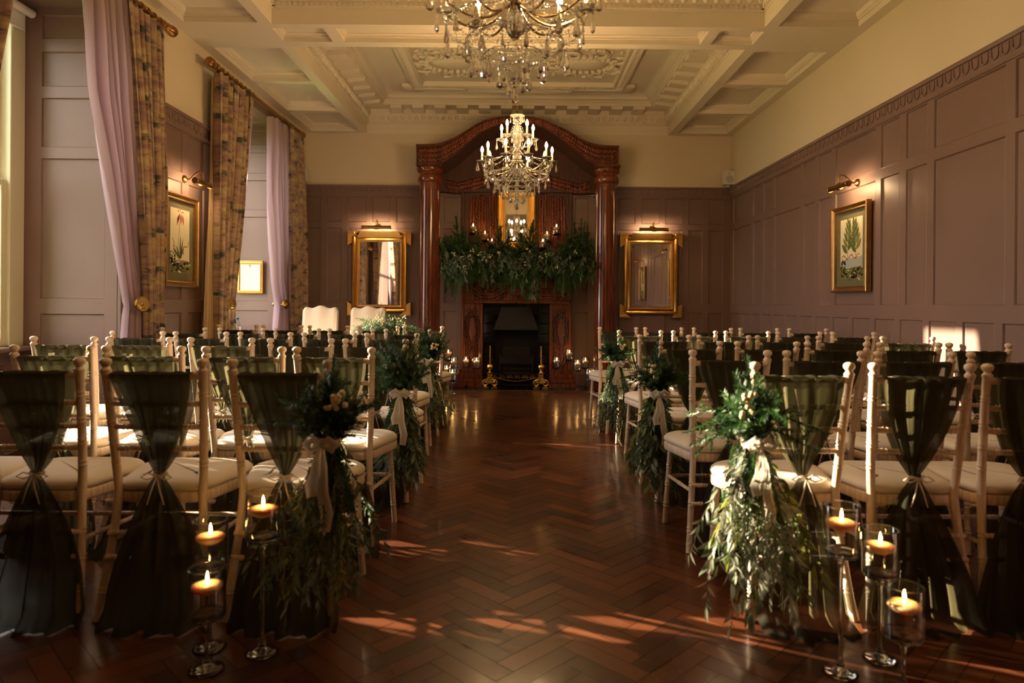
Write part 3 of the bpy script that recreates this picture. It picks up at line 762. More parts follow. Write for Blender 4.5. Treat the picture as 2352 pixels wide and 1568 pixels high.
# ---------------------------------------------------------------- mirrors, pictures, lamps
def wall_mirror(px0, px1, py0, py1, label):
    a, b = W(px0, py1, YF), W(px1, py0, YF); cx = (a.x+b.x)/2; hw = (b.x-a.x)/2; z0, z1 = a.z, b.z
    o = empty('wall_mirror', (cx, YF-.02, z0), label, 'mirror', 'gilt mirrors on the far wall'); h = z1-z0
    pl_ = lambda u, v, d: (u, -d, v)
    s = MB(); s.rring(-hw+.06, hw-.06, .05, h-.04, [(0, 0), (0, .03), (.012, .045), (.03, .05), (.045, .038), (.052, .030), (.075, .045), (.088, .042), (.092, .020)], pl_, cap=False); fr_ = s.build('frame', GOLD, o, 30)
    s = MB(); s.rring(-hw+.15, hw-.15, .14, h-.13, [(0, .020), (.018, .026)], pl_); s.build('mirror_glass', MIRROR, o)
    for sx in (-1, 1):
        for (zz, sz) in ((0, 1), (h, -1)):
            s = MB(); f = lambda u, v, d, sx=sx, zz=zz, sz=sz: (sx*(hw-u), -d, zz+sz*v)
            P = [(0, 0), (.16, 0), (.10, .055), (.075, .06), (.06, .075), (.06, .16), (.0, .20)]
            n = len(P); s.add([f(u, v, 0) for u, v in P]+[f(u, v, .055) for u, v in P], [tuple(range(n)), tuple(range(2*n-1, n-1, -1))]+[(k, (k+1) % n, n+(k+1) % n, n+k) for k in range(n)])
            s.bbox(*sorted((sx*(hw-.005), sx*(hw-.10))), -.065, -.05, *sorted((zz+sz*.005, zz+sz*.03)), .004)
            s.build('corner_block', GOLD, fr_)
    s = MB(); s.add([(-hw+.13, -.045, h-.085), (hw-.13, -.045, h-.085), (hw-.18, -.075, h-.0), (-hw+.18, -.075, h-.0), (-hw+.13, 0, h-.085), (hw-.13, 0, h-.085), (hw-.18, 0, h), (-hw+.18, 0, h)],
                    [(0, 1, 2, 3), (4, 7, 6, 5), (0, 4, 5, 1), (3, 2, 6, 7), (0, 3, 7, 4), (1, 5, 6, 2)]); s.build('crest_moulding', GOLD, o)
    return o
wall_mirror(800, 946, 533, 724, 'gilt rectangular mirror reflecting curtains, window side of the fireplace')
wall_mirror(1421.5, 1565, 538, 729, 'gilt rectangular mirror reflecting panelling, picture-wall side of the fireplace')

def over_mirror():
    a, b = W(1140, 545, 9.66), W(1232, 440, 9.66); cx = (a.x+b.x)/2; hw = (b.x-a.x)/2
    o = empty('overmantel_mirror', (cx, 9.69, 1.90), 'small ornate gold-framed mirror above the mantel garland', 'mirror'); h = b.z-1.90+.02
    pl_ = lambda u, v, d: (u, -d, v)
    s = MB(); s.rring(-hw, hw, 0, h, [(0, 0), (0, .03), (.01, .042), (.02, .045), (.03, .036), (.075, .028), (.08, .036), (.095, .036), (.10, .022), (.125, .015)], pl_, cap=False)
    for i in range(46):
        t = (i+.5)/46
        for u, v in ((-hw+t*2*hw, .015), (-hw+t*2*hw, h-.015)): s.ball((u, -.044, v), .0075, 6, 4)
        for u, v in ((-hw+.015, t*h), (hw-.015, t*h)): s.ball((u, -.044, v), .0075, 6, 4)
    s.build('frame', mat('old_gold', (.40, .21, .045), .38, 1., bump=.2, bscale=60, var=.3, vscale=20), o, 30)
    s = MB(); s.rring(-hw+.12, hw-.12, .12, h-.12, [(0, .015), (.015, .020)], pl_); s.build('mirror_glass', MIRROR, o)
over_mirror()

def picture_light(loc, rz, label, L=.30, g='brass picture lights', reach=.17):
    """local frame: wall behind at +y, room towards -y"""
    o = empty('picture_light', loc, label, 'picture light', g, rz)
    s = MB(); s.lathe([(.0, .028), (.022, .024), (.034, .012), (.036, .0)], 8, (0, 0, 0), M=Matrix.Rotation(pi/2, 3, 'X')); s.build('wall_plate', BRASS, o, True)
    s = MB(); s.tube([(0, -.02, 0), (0, -.05, .0), (0, -.085, .030), (0, -.12, .062), (0, -reach+.02, .068), (0, -reach, .045), (0, -reach, -.01)], .0075, 8); s.ball((0, -reach, -.012), .014); s.build('arm', BRASS, o, True)
    s = MB(); vs = []; fs = []
    n = 12
    for x in (-L/2, L/2):
        for k in range(n+1):
            a = radians(35+205*k/n); vs.append((x, -reach+cos(a)*.026, -.038+sin(a)*.026))
    fs = [(k, k+1, n+2+k, n+1+k) for k in range(n)]; s.add(vs, fs)
    for x in (-L/2, L/2): s.lathe([(.0, -.004), (.027, -.004), (.029, 0), (.027, .004), (0, .004)], 16, (x, -reach, -.038), axis='X')
    for x in (-L/2-.006, L/2+.006): s.lathe([(.0, -.004), (.012, -.003), (.012, .003), (0, .004)], 12, (x, -reach, -.038), axis='X')
    s.lathe([(.028, -.03), (.030, -.02), (.030, .02), (.028, .03)], 14, (0, -reach, -.038), axis='X', cap=False)
    sh_ = s.build('lamp_shade', BRASS, o, 40)
    s = MB(); s.lathe([(.009, -L/2+.04), (.009, L/2-.04)], 8, (0, -reach, -.042), axis='X'); s.build('lamp_tube', TUBE, sh_)
    return o
p1 = W(870, 513, YF); p2 = W(1497, 522, YF)
picture_light((p1.x, YF-.002, W(870, 519, YF).z), 0, 'brass picture light over the curtain-reflecting gilt mirror', .40)
picture_light((p2.x, YF-.002, W(1497, 524, YF).z), 0, 'brass picture light over the panelling-reflecting gilt mirror', .40)

def framed_print(loc, rz, label, w_, h, kind):
    """local frame: wall at y=0, room towards -y"""
    o = empty('framed_print', loc, label, 'picture', 'framed botanical prints', rz)
    pl_ = lambda u, v, d: (u, -d, v)
    s = MB(); s.rring(-w_/2, w_/2, 0, h, [(0, 0), (0, .045), (.006, .05), (.014, .05), (.02, .040), (.04, .032), (.046, .036), (.054, .034), (.056, .012)], pl_, cap=False); s.build('frame', mat('bronze_gilt', (.42, .24, .09), .35, .9, var=.3, vscale=20), o, 30)
    s = MB(); s.rring(-w_/2+.05, w_/2-.05, .05, h-.05, [(0, .012), (.001, .012)], pl_); s.build('mount', MATG, o)
    iw, ih = w_-.25, h-.25
    a = MB(); P = lambda x, z, d=.0142: (x*iw/2, -d, .125+z*ih)
    cols = [PAPER, mat('print_green', (.10, .13, .025), .8), mat('print_pink', (.42, .10, .09), .8), mat('print_brown', (.06, .045, .02), .8), mat('print_sky', (.42, .45, .38), .8), mat('print_olive', (.20, .20, .05), .8), mat('print_stem', (.18, .12, .05), .8)]
    a.mi = 0; a.quad(P(-1, 0, .0135), P(1, 0, .0135), P(1, 1, .0135), P(-1, 1, .0135))
    def lf(x, z, L, wd, ang, m, d=.0150):
        a.mi = m; ca, sa = cos(ang), sin(ang); vs = []
        for t, q in ((0, 0), (.25, .8), (.5, 1), (.8, .55), (1, 0), (.8, -.55), (.5, -1), (.25, -.8)):
            lx, lz = t*L, q*wd/2; vs.append((x*iw/2+lx*ca-lz*sa, -d, .125+z*ih+lx*sa+lz*ca))
        a.add(vs, [tuple(range(8))])
    def ln(pts, wd, m, d=.0146):
        a.mi = m
        for (x0, z0), (x1, z1) in zip(pts, pts[1:]):
            p, q = Vector(P(x0, z0, d)), Vector(P(x1, z1, d)); t = (q-p).normalized(); nn = Vector((-t.z, 0, t.x))*wd/2
            a.quad(p+nn, q+nn, q-nn, p-nn)
    random.seed(31 if kind == 'flower' else 32)
    # landscape strip
    if kind == 'leaf':
        a.mi = 4; a.add([P(-1, .18), P(1, .18), P(1, .36), P(.3, .34), P(-.3, .33), P(-1, .28)], [(0, 1, 2, 3, 4, 5)])
    a.mi = 5; a.add([P(-1, .0, .0144), P(1, 0, .0144), P(1, .17, .0144), (P(.4, .19, .0144)), P(-.2, .17, .0144), P(-1, .18, .0144)], [(0, 1, 2, 3, 4, 5)])
    for i in range(60):
        x, z = R(-.95, .9), R(.01, .16); lf(x, z, R(.02, .07), R(.008, .025), R(-.5, .5), random.choice((3, 3, 1, 3, 0)), .0148)
    for i in range(34):
        x, z = -.75+R(-.22, .25), .22+R(-.09, .10); lf(x, z, .025, .018, R(0, 6), random.choice((3, 1)), .0149)
    if kind == 'flower':
        ln([(-.15, .2), (-.2, .4), (-.12, .6), (-.05, .85), (-.05, .95)], .006, 6)
        for x, z, an in ((-.05, .93, -2.0), (.05, .93, -1.5), (.22, .92, -1.35), (-.2, .90, -1.8)):
            lf(x, z, .12*h, .028, an, 2)
        for x, z, an in ((-.1, .95, 2.8), (.1, .95, .1), (0, .96, 1.6)): lf(x, z, .045, .014, an, 2)
        for an, L in ((1.3, .20), (1.55, .22), (2.5, .17), (2.1, .14), (1.05, .15)): lf(0, .21, L, .024, an, 1)
        for q in range(2):
            sg = -1 if q == 0 else 1
            pts = [(sg*(.1+.75*t)+(.12*sin(t*9)), .26+.24*t+.03*sin(t*14)) for t in np.linspace(0, 1, 12)]; ln(pts, .007, 2)
            for p in pts[::2]: lf(p[0], p[1], .02, .012, R(0, 6), 2)
        for i in range(8): lf(-.3+i*.14, .19, .022, .014, 0, 2, .0152)
    else:
        for bx, tx in ((-.35, -.2), (.45, .3)):
            ln([(bx, .30), ((bx+tx)/2, .6), (tx, .90)], .006, 6)
            for i in range(11):
                t = i/10; x = bx+(tx-bx)*t; z = .42+.48*t; sg = 1 if i % 2 else -1
                lf(x, z, .15*h*(1.1-.5*t)+.01, .045*(1.15-.5*t), pi/2-sg*(.35+.5*(1-t)), random.choice((1, 5, 1)), .0150+.0002*i)
        pts = [(-.85+1.6*t, .36+.035*sin(t*15)) for t in np.linspace(0, 1, 22)]; ln(pts, .009, 2)
        for p in pts[::3]: lf(p[0], p[1], .022, .012, R(0, 6), 2)
    a.build('print', cols, o)
    s = MB(); s.box(-w_/2+.05, w_/2-.05, -.022, -.020, .05, h-.05); s.build('picture_glass', thin_glass('picture_glass', (1, 1, 1), .5, .05) if 'picture_glass' not in MATS else MATS['picture_glass'], o)
    random.seed(13)
    return o
framed_print((XL+.001, 6.12, 1.27), pi/2, 'framed print of a pink drooping flower between the two windows', .60, .82, 'flower')
framed_print((XR-.001, 6.23, 1.27), -pi/2, 'framed print of green leafy stems on the long panelled wall', .66, .80, 'leaf')
framed_print((XR-.001, 3.05, 1.27), -pi/2, 'framed print of green leafy stems seen only in a mirror', .66, .80, 'leaf')
picture_light((XL+.002, 6.21, W(399, 408, 6.2).z-.01), pi/2, 'brass picture light above the pink flower print', .30)
picture_light((XR-.002, 6.14, W(1962, 422, 6.14).z+.01), -pi/2, 'brass picture light above the green leaf print', .34)
picture_light((XR-.002, 3.05, 2.26), -pi/2, 'brass picture light seen only in a mirror', .34)

def certificate():
    a, b = W(543.5, 674, 8.6), W(605, 599, 8.6); w_ = b.x-a.x; h = b.z-a.z
    o = empty('framed_certificate', ((a.x+b.x)/2, 8.606, a.z), 'gold-framed white certificate hung on the lilac-lit window shutter', 'certificate')
    pl_ = lambda u, v, d: (u, -d, v)
    s = MB(); s.rring(-w_/2, w_/2, 0, h, [(0, 0), (0, .018), (.006, .022), (.014, .012), (.028, .014), (.034, .020), (.040, .018), (.042, .008)], pl_, cap=False); s.build('frame', GOLD, o)
    s = MB(); s.mi = 0; s.box(-w_/2+.035, w_/2-.035, -.009, -.007, .035, h-.035); P = lambda x, z, d=.0095: (x*w_, -d, z*h)
    s.mi = 1
    for (x0, x1, z0, z1) in ((-.27, .27, .17, .175), (-.27, .27, .80, .805), (-.272, -.265, .17, .80), (.265, .272, .17, .80)): s.quad(P(x0, z0), P(x1, z0), P(x1, z1), P(x0, z1))
    for i in range(12):
        z = .25+.04*i; ww = .08 if i in (4, 7) else .2
        if i in (5, 6, 9): continue
        s.quad(P(-ww, z), P(ww, z), P(ww, z+.005), P(-ww, z+.005))
    s.mi = 2
    for x, z, r in ((0, .835, .035), (-.03, .86, .02), (.03, .86, .02), (0, .88, .018)): s.lathe([(0, -.0098), (r*w_*1.0, -.0098)], 10, (x*w_, 0, z*h), axis='Y', cap=False)
    s.build('certificate_sheet', [WPAPER, mat('faint_ink', (.55, .42, .36), .8), mat('crest_orange', (.65, .33, .14), .8)], o)
certificate()

def speaker(px0, px1, py0, py1, label):
    a, b = W(px0, py1, YF), W(px1, py0, YF); w_ = b.x-a.x; h = b.z-a.z
    o = empty('wall_speaker', ((a.x+b.x)/2, YF-.03, a.z), label, 'speaker', 'white wall speakers')
    s = MB(); s.bbox(-w_/2, w_/2, -.12, 0, 0, h, .008); s.build('cabinet', WHITE, o)
    s = MB(); s.bbox(-w_/2+.01, w_/2-.01, -.124, -.12, .01, h-.01, .002); s.build('speaker_grille', WHITE, o)
    s = MB(); s.lathe([(w_*.36, -.127), (w_*.36, -.123)], 24, (0, 0, h*.38), axis='Y'); s.build('woofer', GREY, o)
    s = MB(); s.lathe([(w_*.12, -.127), (w_*.12, -.123)], 16, (0, 0, h*.80), axis='Y'); s.build('tweeter', GREY, o)
    s = MB(); s.box(-.02, .02, -.05, .028, -.02, 0); s.box(-.02, .02, 0, .028, -.02, .06); s.build('bracket', WHITE, o)
speaker(687.5, 711, 389, 420, 'white wall speaker in the corner by the window curtains')
speaker(1656, 1681, 396, 428, 'white wall speaker in the corner by the picture wall')

# ---------------------------------------------------------------- curtains
def drape(tab, n, amp, ph=0, zs=None, nu=None):
    """tab rows: z, y0, y1, x"""
    s = MB(); tab = sorted(tab); nu = nu or n*8; z0, z1 = tab[0][0], tab[-1][0]; nz = 46; vs = []
    for j in range(nz+1):
        z = z0+(z1-z0)*j/nz; y0, y1, x = lerp_tab(tab, z)
        w_ = abs(y1-y0); A = min(amp, .55*w_/n+.012)
        for i in range(nu+1):
            u = i/nu; a = 2*pi*n*u+ph+.25*sin(3*z+u*5)
            vs.append((x+A*cos(a)+A*.35*cos(2.3*a+1+z), y0+(y1-y0)*u+A*.25*sin(2*a), z))
    fs = [(j*(nu+1)+i, j*(nu+1)+i+1, (j+1)*(nu+1)+i+1, (j+1)*(nu+1)+i) for j in range(nz) for i in range(nu)]
    return s.add(vs, fs)
def curtain(label, pr_, ln_, cream=None, ypole=0):
    o = empty('curtain', (-2.9, ypole, 0), label, 'curtain', 'printed and lilac curtains on the bay windows')
    def b(s, nm, m):
        s.v = [(x+2.9, y-ypole, z) for x, y, z in s.v]; return s.build(nm, m, o, 'all')
    b(drape(pr_, 6, .045), 'printed_fabric', PRINT)
    b(drape(ln_, 5, .050, 1.3), 'lilac_lining', LILAC)
    if cream: b(drape(cream, 3, .012), 'lit_cream_lining', CREAML)
    t = max(pr_); y0, y1 = t[1], t[2]
    k = max(4, int(abs(y1-y0)/.13))
    for i in range(k):
        y = y0+(y1-y0)*(i+.5)/k; s = MB()
        for d in (-.016, 0, .016): s.tube([(-2.9+.05, y+d, 3.33), (-2.9+.055, y+d*.4, 3.24), (-2.9+.05, y+d, 3.15)], [.010, .007, .012], 5)
        b(s, 'pinch_pleat', PRINT)
    return o
curtain('printed curtain with lilac lining, fireplace end of the big bay window',
        [(3.34, 4.99, 5.49, -2.88), (2.1, 5.19, 5.55, -2.88), (1.15, 5.33, 5.54, -2.89), (.02, 5.30, 5.60, -2.88)],
        [(3.34, 4.62, 5.02, -2.92), (2.6, 4.74, 5.12, -2.93), (2.1, 4.90, 5.22, -2.94), (1.5, 5.08, 5.33, -2.955), (1.12, 5.20, 5.40, -2.96), (.8, 5.16, 5.42, -2.95), (.02, 5.10, 5.5, -2.94)], None, 5.3)
curtain('printed curtain with lilac lining, doorway end of the big bay window',
        [(3.34, 3.10, 3.89, -2.88), (2.8, 3.08, 3.85, -2.88), (2.1, 3.05, 3.68, -2.88), (1.15, 3.1, 3.40, -2.89), (.02, 3.05, 3.5, -2.88)],
        [(3.34, 3.50, 3.84, -2.93), (2.85, 3.50, 3.78, -2.93), (2.1, 3.42, 3.62, -2.94), (1.12, 3.33, 3.46, -2.96), (.02, 3.2, 3.45, -2.94)], None, 3.3)
curtain('printed curtain with a cream edge, beside the pink flower print',
        [(3.34, 6.53, 7.36, -2.88), (2.1, 6.55, 7.12, -2.88), (1.15, 6.56, 6.92, -2.89), (.02, 6.55, 6.98, -2.88)],
        [(3.34, 7.33, 7.48, -2.92), (2.5, 7.22, 7.36, -2.93), (2.1, 7.08, 7.26, -2.94), (1.6, 6.92, 7.1, -2.95), (1.12, 6.80, 6.95, -2.96), (.02, 6.8, 7.05, -2.94)],
        [(3.30, 6.60, 6.62, -2.95), (2.4, 6.56, 6.60, -2.94), (1.9, 6.50, 6.58, -2.93), (1.4, 6.44, 6.58, -2.93), (.02, 6.32, 6.56, -2.92)], 6.7)
curtain('printed curtain with lilac lining, beside the white wall speaker',
        [(3.34, 8.53, 9.12, -2.88), (2.4, 8.62, 9.24, -2.88), (1.15, 8.80, 9.34, -2.89), (.02, 8.80, 9.45, -2.88)],
        [(3.34, 8.08, 8.58, -2.92), (2.4, 8.13, 8.72, -2.93), (1.8, 8.25, 8.76, -2.94), (1.4, 8.36, 8.80, -2.955), (1.12, 8.50, 8.84, -2.96), (.8, 8.42, 8.88, -2.95), (.02, 8.30, 8.9, -2.94)], None, 8.9)
def rod(y0, y1, label):
    o = empty('curtain_rod', (-2.9, y0, 3.40), label, 'curtain rod', 'bronze curtain rods over the bays'); L = y1-y0
    s = MB(); s.lathe([(.024, .0), (.024, L)], 16, axis='Y'); s.build('pole', RODM, o, True)
    for e, sg in ((0, -1), (L, 1)):
        s = MB(); pr_ = [(.024, 0), (.033, .01), (.033, .025), (.024, .035), (.026, .06), (.036, .075), (.036, .085), (.030, .095), (.040, .12), (.047, .15), (.045, .18), (.032, .20), (0, .21)]
        s.lathe([(r, sg*z) for r, z in pr_], 18, (0, e, 0), axis='Y', cap=False); s.build('finial', RODM, o, True)
    for e in (.28, L-.28):
        s = MB(); s.tube([(-.13, e, 0), (-.05, e, -.02), (0, e, 0)], .012, 8); s.lathe([(.03, -.012), (.033, 0), (.03, .012)], 16, (0, e, 0), axis='Y'); s.lathe([(.035, 0), (.03, .015), (.012, .03)], 14, (-.128, e, 0), axis='X'); s.build('rod_bracket', GOLDB, o, True)
    rn = MB(); rn.tube([(cos(a)*.034, 0, sin(a)*.034) for a in np.linspace(0, 2*pi, 15)], .0045, 6); first = None
    for e in list(np.linspace(.08, .85, 8))+list(np.linspace(L-.62, L-.05, 7)):
        if first is None: first = rn.build('curtain_ring', RODM, o, True); first.location = (0, e, -.008)
        else: c = first.copy(); C.objects.link(c); c.parent = o; c.location = (0, e, -.008)
rod(3.0, 5.70-.14, 'turned bronze curtain rod over the big bay window')
rod(6.60, 9.05, 'turned bronze curtain rod over the second bay window')
def holdback(y, label, x=-2.86):
    o = empty('curtain_holdback', (XL+.0, y, 1.115), label, 'holdback', 'brass curtain holdbacks'); A = Matrix.Rotation(radians(-28), 3, 'Z')
    s = MB(); L = .20
    s.lathe([(.030, 0), (.026, .012), (.010, .025), (.0095, L-.02), (.016, L)], 14, (0, 0, 0), axis='X', M=A); s.build('stem', GOLDB, o, True)
    s = MB(); s.lathe([(0, L+.030), (.012, L+.030), (.016, L+.024), (.034, L+.024), (.040, L+.018), (.052, L+.018), (.060, L+.006), (.058, L-.004), (.02, L-.006)], 28, (0, 0, 0), axis='X', M=A); s.build('rosette', GOLDB, o, True)
holdback(5.30, 'brass disc holdback gathering the lilac lining of the big bay curtain')
holdback(8.56, 'brass disc holdback on the curtain beside the speaker')
holdback(6.93, 'brass disc holdback peeping out behind the cream-edged curtain')
# ---------------------------------------------------------------- chiavari chairs
def post_profile(z, base):
    r = base
    for c in (.10, .21, .30, .545, .625, .705, .80):
        for d in (-.007, .007):
            r += .0032*math.exp(-((z-c-d)/.0028)**2)
        r -= .0010*math.exp(-((z-c)/.02)**2)
    return r
def chair_proto():
    o = empty('chiavari_chair', (0, 0, 0), 'x', 'chair')
    sides = []
    for sg in (-1, 1):
        s = MB(); zs = sorted(set(list(np.linspace(0, .875, 30))+[c+d for c in (.10, .21, .30, .545, .625, .705, .80) for d in (-.0105, -.007, -.0035, .0, .0035, .007, .0105)]))
        pts = []; rad = []
        for z in zs:
            if z < .45: t = (.45-z)/.45; x = .152+.036*t**1.3; y = -.075*t**1.4
            else: t = (z-.45)/.48; x = .152+.023*t**.8; y = -.062*t**1.2
            pts.append((sg*x, y, z)); rad.append(post_profile(z, .0150))
        ft = pts[-1]; s.tube(pts, rad, 12); po_ = s.build('back_post', CHAIRW, o, 50)
        s = MB(); s.lathe([(.0155, .872), (.0165, .880), (.0185, .884), (.0185, .889), (.0150, .893), (.0120, .897), (.0120, .902), (.0165, .906), (.0195, .911), (.0205, .918), (.0190, .924), (.0130, .929), (.0, .932)], 14, (ft[0], ft[1]-.002, 0), cap=False); s.build('finial', CHAIRW, po_, 50)
        s = MB(); zs = sorted(set(list(np.linspace(0, .41, 14))+[c+d for c in (.10, .21, .30) for d in (-.0105, -.007, -.0035, .0, .0035, .007, .0105)]))
        s.tube([(sg*(.178+.022*(1-z/.41)), .335+.03*(1-z/.41), z) for z in zs], [post_profile(z, .0140) for z in zs], 12); s.build('leg', CHAIRW, o, 50)
    def bx(z): t = (z-.45)/.48; return .152+.023*max(0, t)**.8, -.062*max(0, t)**1.2
    def bar(p, q, r=.0095, rings=(.12, .5, .88)):
        p, q = Vector(p), Vector(q); L = (q-p).length; ts = sorted(set([0, 1]+[c+d/L for c in rings for d in (-.011, -.0075, -.004, 0, .004, .0075, .011)]))
        pts = [p.lerp(q, t) for t in ts]; rad = [r+sum(.003*math.exp(-((t-c)*L-d)**2/.0028**2) for c in rings for d in (-.0075, .0075)) for t in ts]
        return MB().tube(pts, rad, 10)
    for z in (.900,):
        x, y = bx(z-.02); bar((-x, y-.003, .868), (x, y-.003, .868), .0125, ()).build('top_rail', CHAIRW, o, 50)
    for z in (.765, .68, .60):
        x, y = bx(z); bar((-x, y, z), (x, y, z), .0095, (.15, .5, .85)).build('back_rail', CHAIRW, o, 50)
    for sg in (-1, 1):
        bar((sg*.165, -.025, .27), (sg*.186, .345, .25), .0085, (.5,)).build('stretcher', CHAIRW, o, 50)
    bar((-.17, -.035, .30), (.17, -.035, .30), .0085).build('stretcher', CHAIRW, o, 50)
    bar((-.17, -.055, .22), (.17, -.055, .22), .0085).build('stretcher', CHAIRW, o, 50)
    bar((-.188, .35, .25), (.188, .35, .25), .0085).build('stretcher', CHAIRW, o, 50)
    def outline(e=0):
        pts = []
        for (cx, cy, r, a0, a1) in ((.112, .272, .108, 0, 90), (-.112, .272, .108, 90, 180), (-.095, .075, .085, 180, 270), (.095, .075, .085, 270, 360)):
            for k in range(7):
                a = radians(a0+(a1-a0)*k/6); pts.append((cx+cos(a)*(r+e), cy+sin(a)*(r+e)))
        # gentle bow of the front edge
        return [(x*(1+.02*(y > .1)), y+(.018*(1-(x/.2)**2) if y > .2 else 0)) for x, y in pts]
    def slab(s, rings):
        n = 28; vs = []; fs = []
        for e, z in rings:
            for x, y in outline(e): vs.append((x, y, z))
        for i in range(len(rings)-1):
            for k in range(n): fs.append((i*n+k, i*n+(k+1) % n, (i+1)*n+(k+1) % n, (i+1)*n+k))
        fs.append(tuple(range(n-1, -1, -1))); fs.append(tuple((len(rings)-1)*n+k for k in range(n)))
        s.add(vs, fs)
    s = MB(); slab(s, [(-.006, .400), (0, .403), (.002, .410), (.002, .436), (-.002, .441), (-.01, .442)]); s.build('seat_frame', CHAIRW, o, 50)
    s = MB(); slab(s, [(-.012, .442), (-.001, .446), (.004, .455), (.001, .466), (-.010, .475), (-.03, .482), (-.06, .486), (-.10, .488)]); s.build('seat_pad', SEATM, o, 60)
    return o
def sash_mesh(seed):
    rnd = random.Random(seed); nu, nv = 44, 40; s = MB(); sh = rnd.uniform(-.012, .012); dx = rnd.uniform(-.02, .02)
    ph = [rnd.uniform(0, 6) for _ in range(5)]; w0 = rnd.uniform(.278, .305); wb = rnd.uniform(.33, .46)
    zt, ztie = .876, .51
    def prof(z):
        if z >= ztie:
            t = (zt-z)/(zt-ztie); return w0+(.022-w0)*(t**1.5), dx*t
        t = (ztie-z)/ztie; return .022+(wb-.022)*(1-(1-t)**1.7)*.97+.01, dx+sh*t*2
    def layer(front):
        vs = []
        for j in range(nv+1):
            z = zt-(zt-.004)*j/nv
            if front: z = zt-(zt-ztie)*j/nv
            wd, cx = prof(z); yb = -.062*max(0, (z-.45)/.48)**1.2
            tt = max(0, (ztie-z)/ztie)
            for i in range(nu+1):
                u = i/nu-.5
                fold = .5*sin(u*26+ph[0])+.35*sin(u*43+ph[1]+z*1.5)+.25*sin(u*15+ph[2]-z*2)
                A = .015*min(1, wd/.1)*(.55+.45*min(1, (zt-z)/.1) if z > ztie else 1)*(1 if z > ztie else 1+1.8*tt)
                if front:
                    y = yb+.027+A*fold*.6
                    if z < ztie+.12: y = y+(-.03-y)*((ztie+.12-z)/.12)**2
                else:
                    y = yb-.034-A*fold-(.006 if z < ztie else 0)
                    if z > ztie: q = (z-ztie)/(zt-ztie); y += -.010*(1-q)*0
                    else: y += -.06*tt-.045*tt*cos(u*pi*1.0)*1.0+ (-.10*max(0, tt-.93)/.07 if seed % 2 else -.05*max(0, tt-.93)/.07)
                    if abs(z-ztie) < .04: y = y-(.012*(1-abs(z-ztie)/.04))*cos(u*pi)
                x = cx+u*wd*(1+.03*sin(z*9+ph[3]))+.004*sin(z*14+ph[4])
                # the sheet rolls over the top rail
                vs.append((x, y, max(.003, z)))
        fs = [(j*(nu+1)+i, j*(nu+1)+i+1, (j+1)*(nu+1)+i+1, (j+1)*(nu+1)+i) for j in range(nv) for i in range(nu)]
        s.add(vs, fs)
    layer(False); layer(True)
    vs = []
    for k in range(7):
        a = pi*k/6
        for i in range(nu+1):
            u = i/nu-.5; f = .5*sin(u*26+ph[0])+.35*sin(u*43+ph[1]+zt*1.5)+.25*sin(u*15+ph[2]-zt*2)
            yb = -.062*((zt-.45)/.48)**1.2; y0 = yb-.034-.00825*f; y1 = yb+.027+.00825*f*.6
            vs.append((u*w0*(1+.03*sin(zt*9+ph[3])), y0+(y1-y0)*(1-cos(a))/2, zt+sin(a)*(.006+.003*f)))
    s.add(vs, [(j*(nu+1)+i, j*(nu+1)+i+1, (j+1)*(nu+1)+i+1, (j+1)*(nu+1)+i) for j in range(6) for i in range(nu)])
    return s, dx
def sash_proto(seed):
    o = empty('chair_sash', (0, 0, 0), 'x', 'sash')
    s, dx = sash_mesh(seed); s.build('draped_fabric', SASH, o, 'all')
    t = MB(); z = .512
    t.tube([(dx+cos(a)*.022, -.045+sin(a)*.018, z+.004*sin(2*a)) for a in np.linspace(0, 2*pi, 13)], .0055, 6)
    for sg in (-1, 1):
        t.tube([(dx, -.066, z), (dx+sg*.03, -.072, z+.012), (dx+sg*.055, -.07, z-.004), (dx+sg*.03, -.07, z-.012), (dx, -.066, z)], .0028, 5)
        t.tube([(dx, -.066, z), (dx+sg*.015, -.075, z-.05), (dx+sg*.03, -.075, z-.10)], .0028, 5)
    t.build('tie_cord', RIBB, o, 'all')
    return o
CH = chair_proto(); SP = [sash_proto(k) for k in (1, 2, 3, 4)]
used_c = False; used_s = [False]*4
ORD = ['first', 'second', 'third', 'fourth', 'fifth', 'sixth']
def place(x, yf, row, k, block, yaw=0):
    global used_c
    loc = (x, yf+.062, 0)
    seat = 'on the aisle' if k == 0 else ORD[k]+' from the aisle'
    rown = {0: 'front row by the fireplace', 5: 'rearmost row'}.get(5-row, ORD[5-row]+' row from the fireplace')
    lc = 'limewashed chair, %s block, %s, %s' % (block, rown, seat)
    ls = 'green chiffon sash, %s block, %s, %s' % (block, rown, seat)
    if not used_c: CH.location = loc; CH['label'] = lc; CH['group'] = 'ceremony chairs'; CH.rotation_euler = (0, 0, yaw); used_c = True
    else: dup(CH, loc, lc, yaw, 'ceremony chairs')
    v = random.randrange(4)
    if not used_s[v]: SP[v].location = loc; SP[v]['label'] = ls; SP[v]['group'] = 'chair sashes'; SP[v].rotation_euler = (0, 0, yaw); used_s[v] = True
    else: dup(SP[v], loc, ls, yaw, 'chair sashes')
def X(px, Y, py=790): return W(px, py, Y).x
LEFT = [(2.43, [(530, 758), (237, 467), (-48, 181)]), (3.12, [(683, 852), (471, 647), (240, 418), (30, 208)]),
        (3.90, [(792, 933), (622, 758), (436, 578), (247, 392), (74, 217)]), (4.69, [(842, 957), (698, 814), (549, 669), (403, 518), (256, 375)]),
        (5.45, [(887, 985), (757, 855), (631, 733), (503, 605), (370, 471)]), (6.22, [(929, 1015), (824, 914), (711, 798), (604, 693), (500, 590)])]
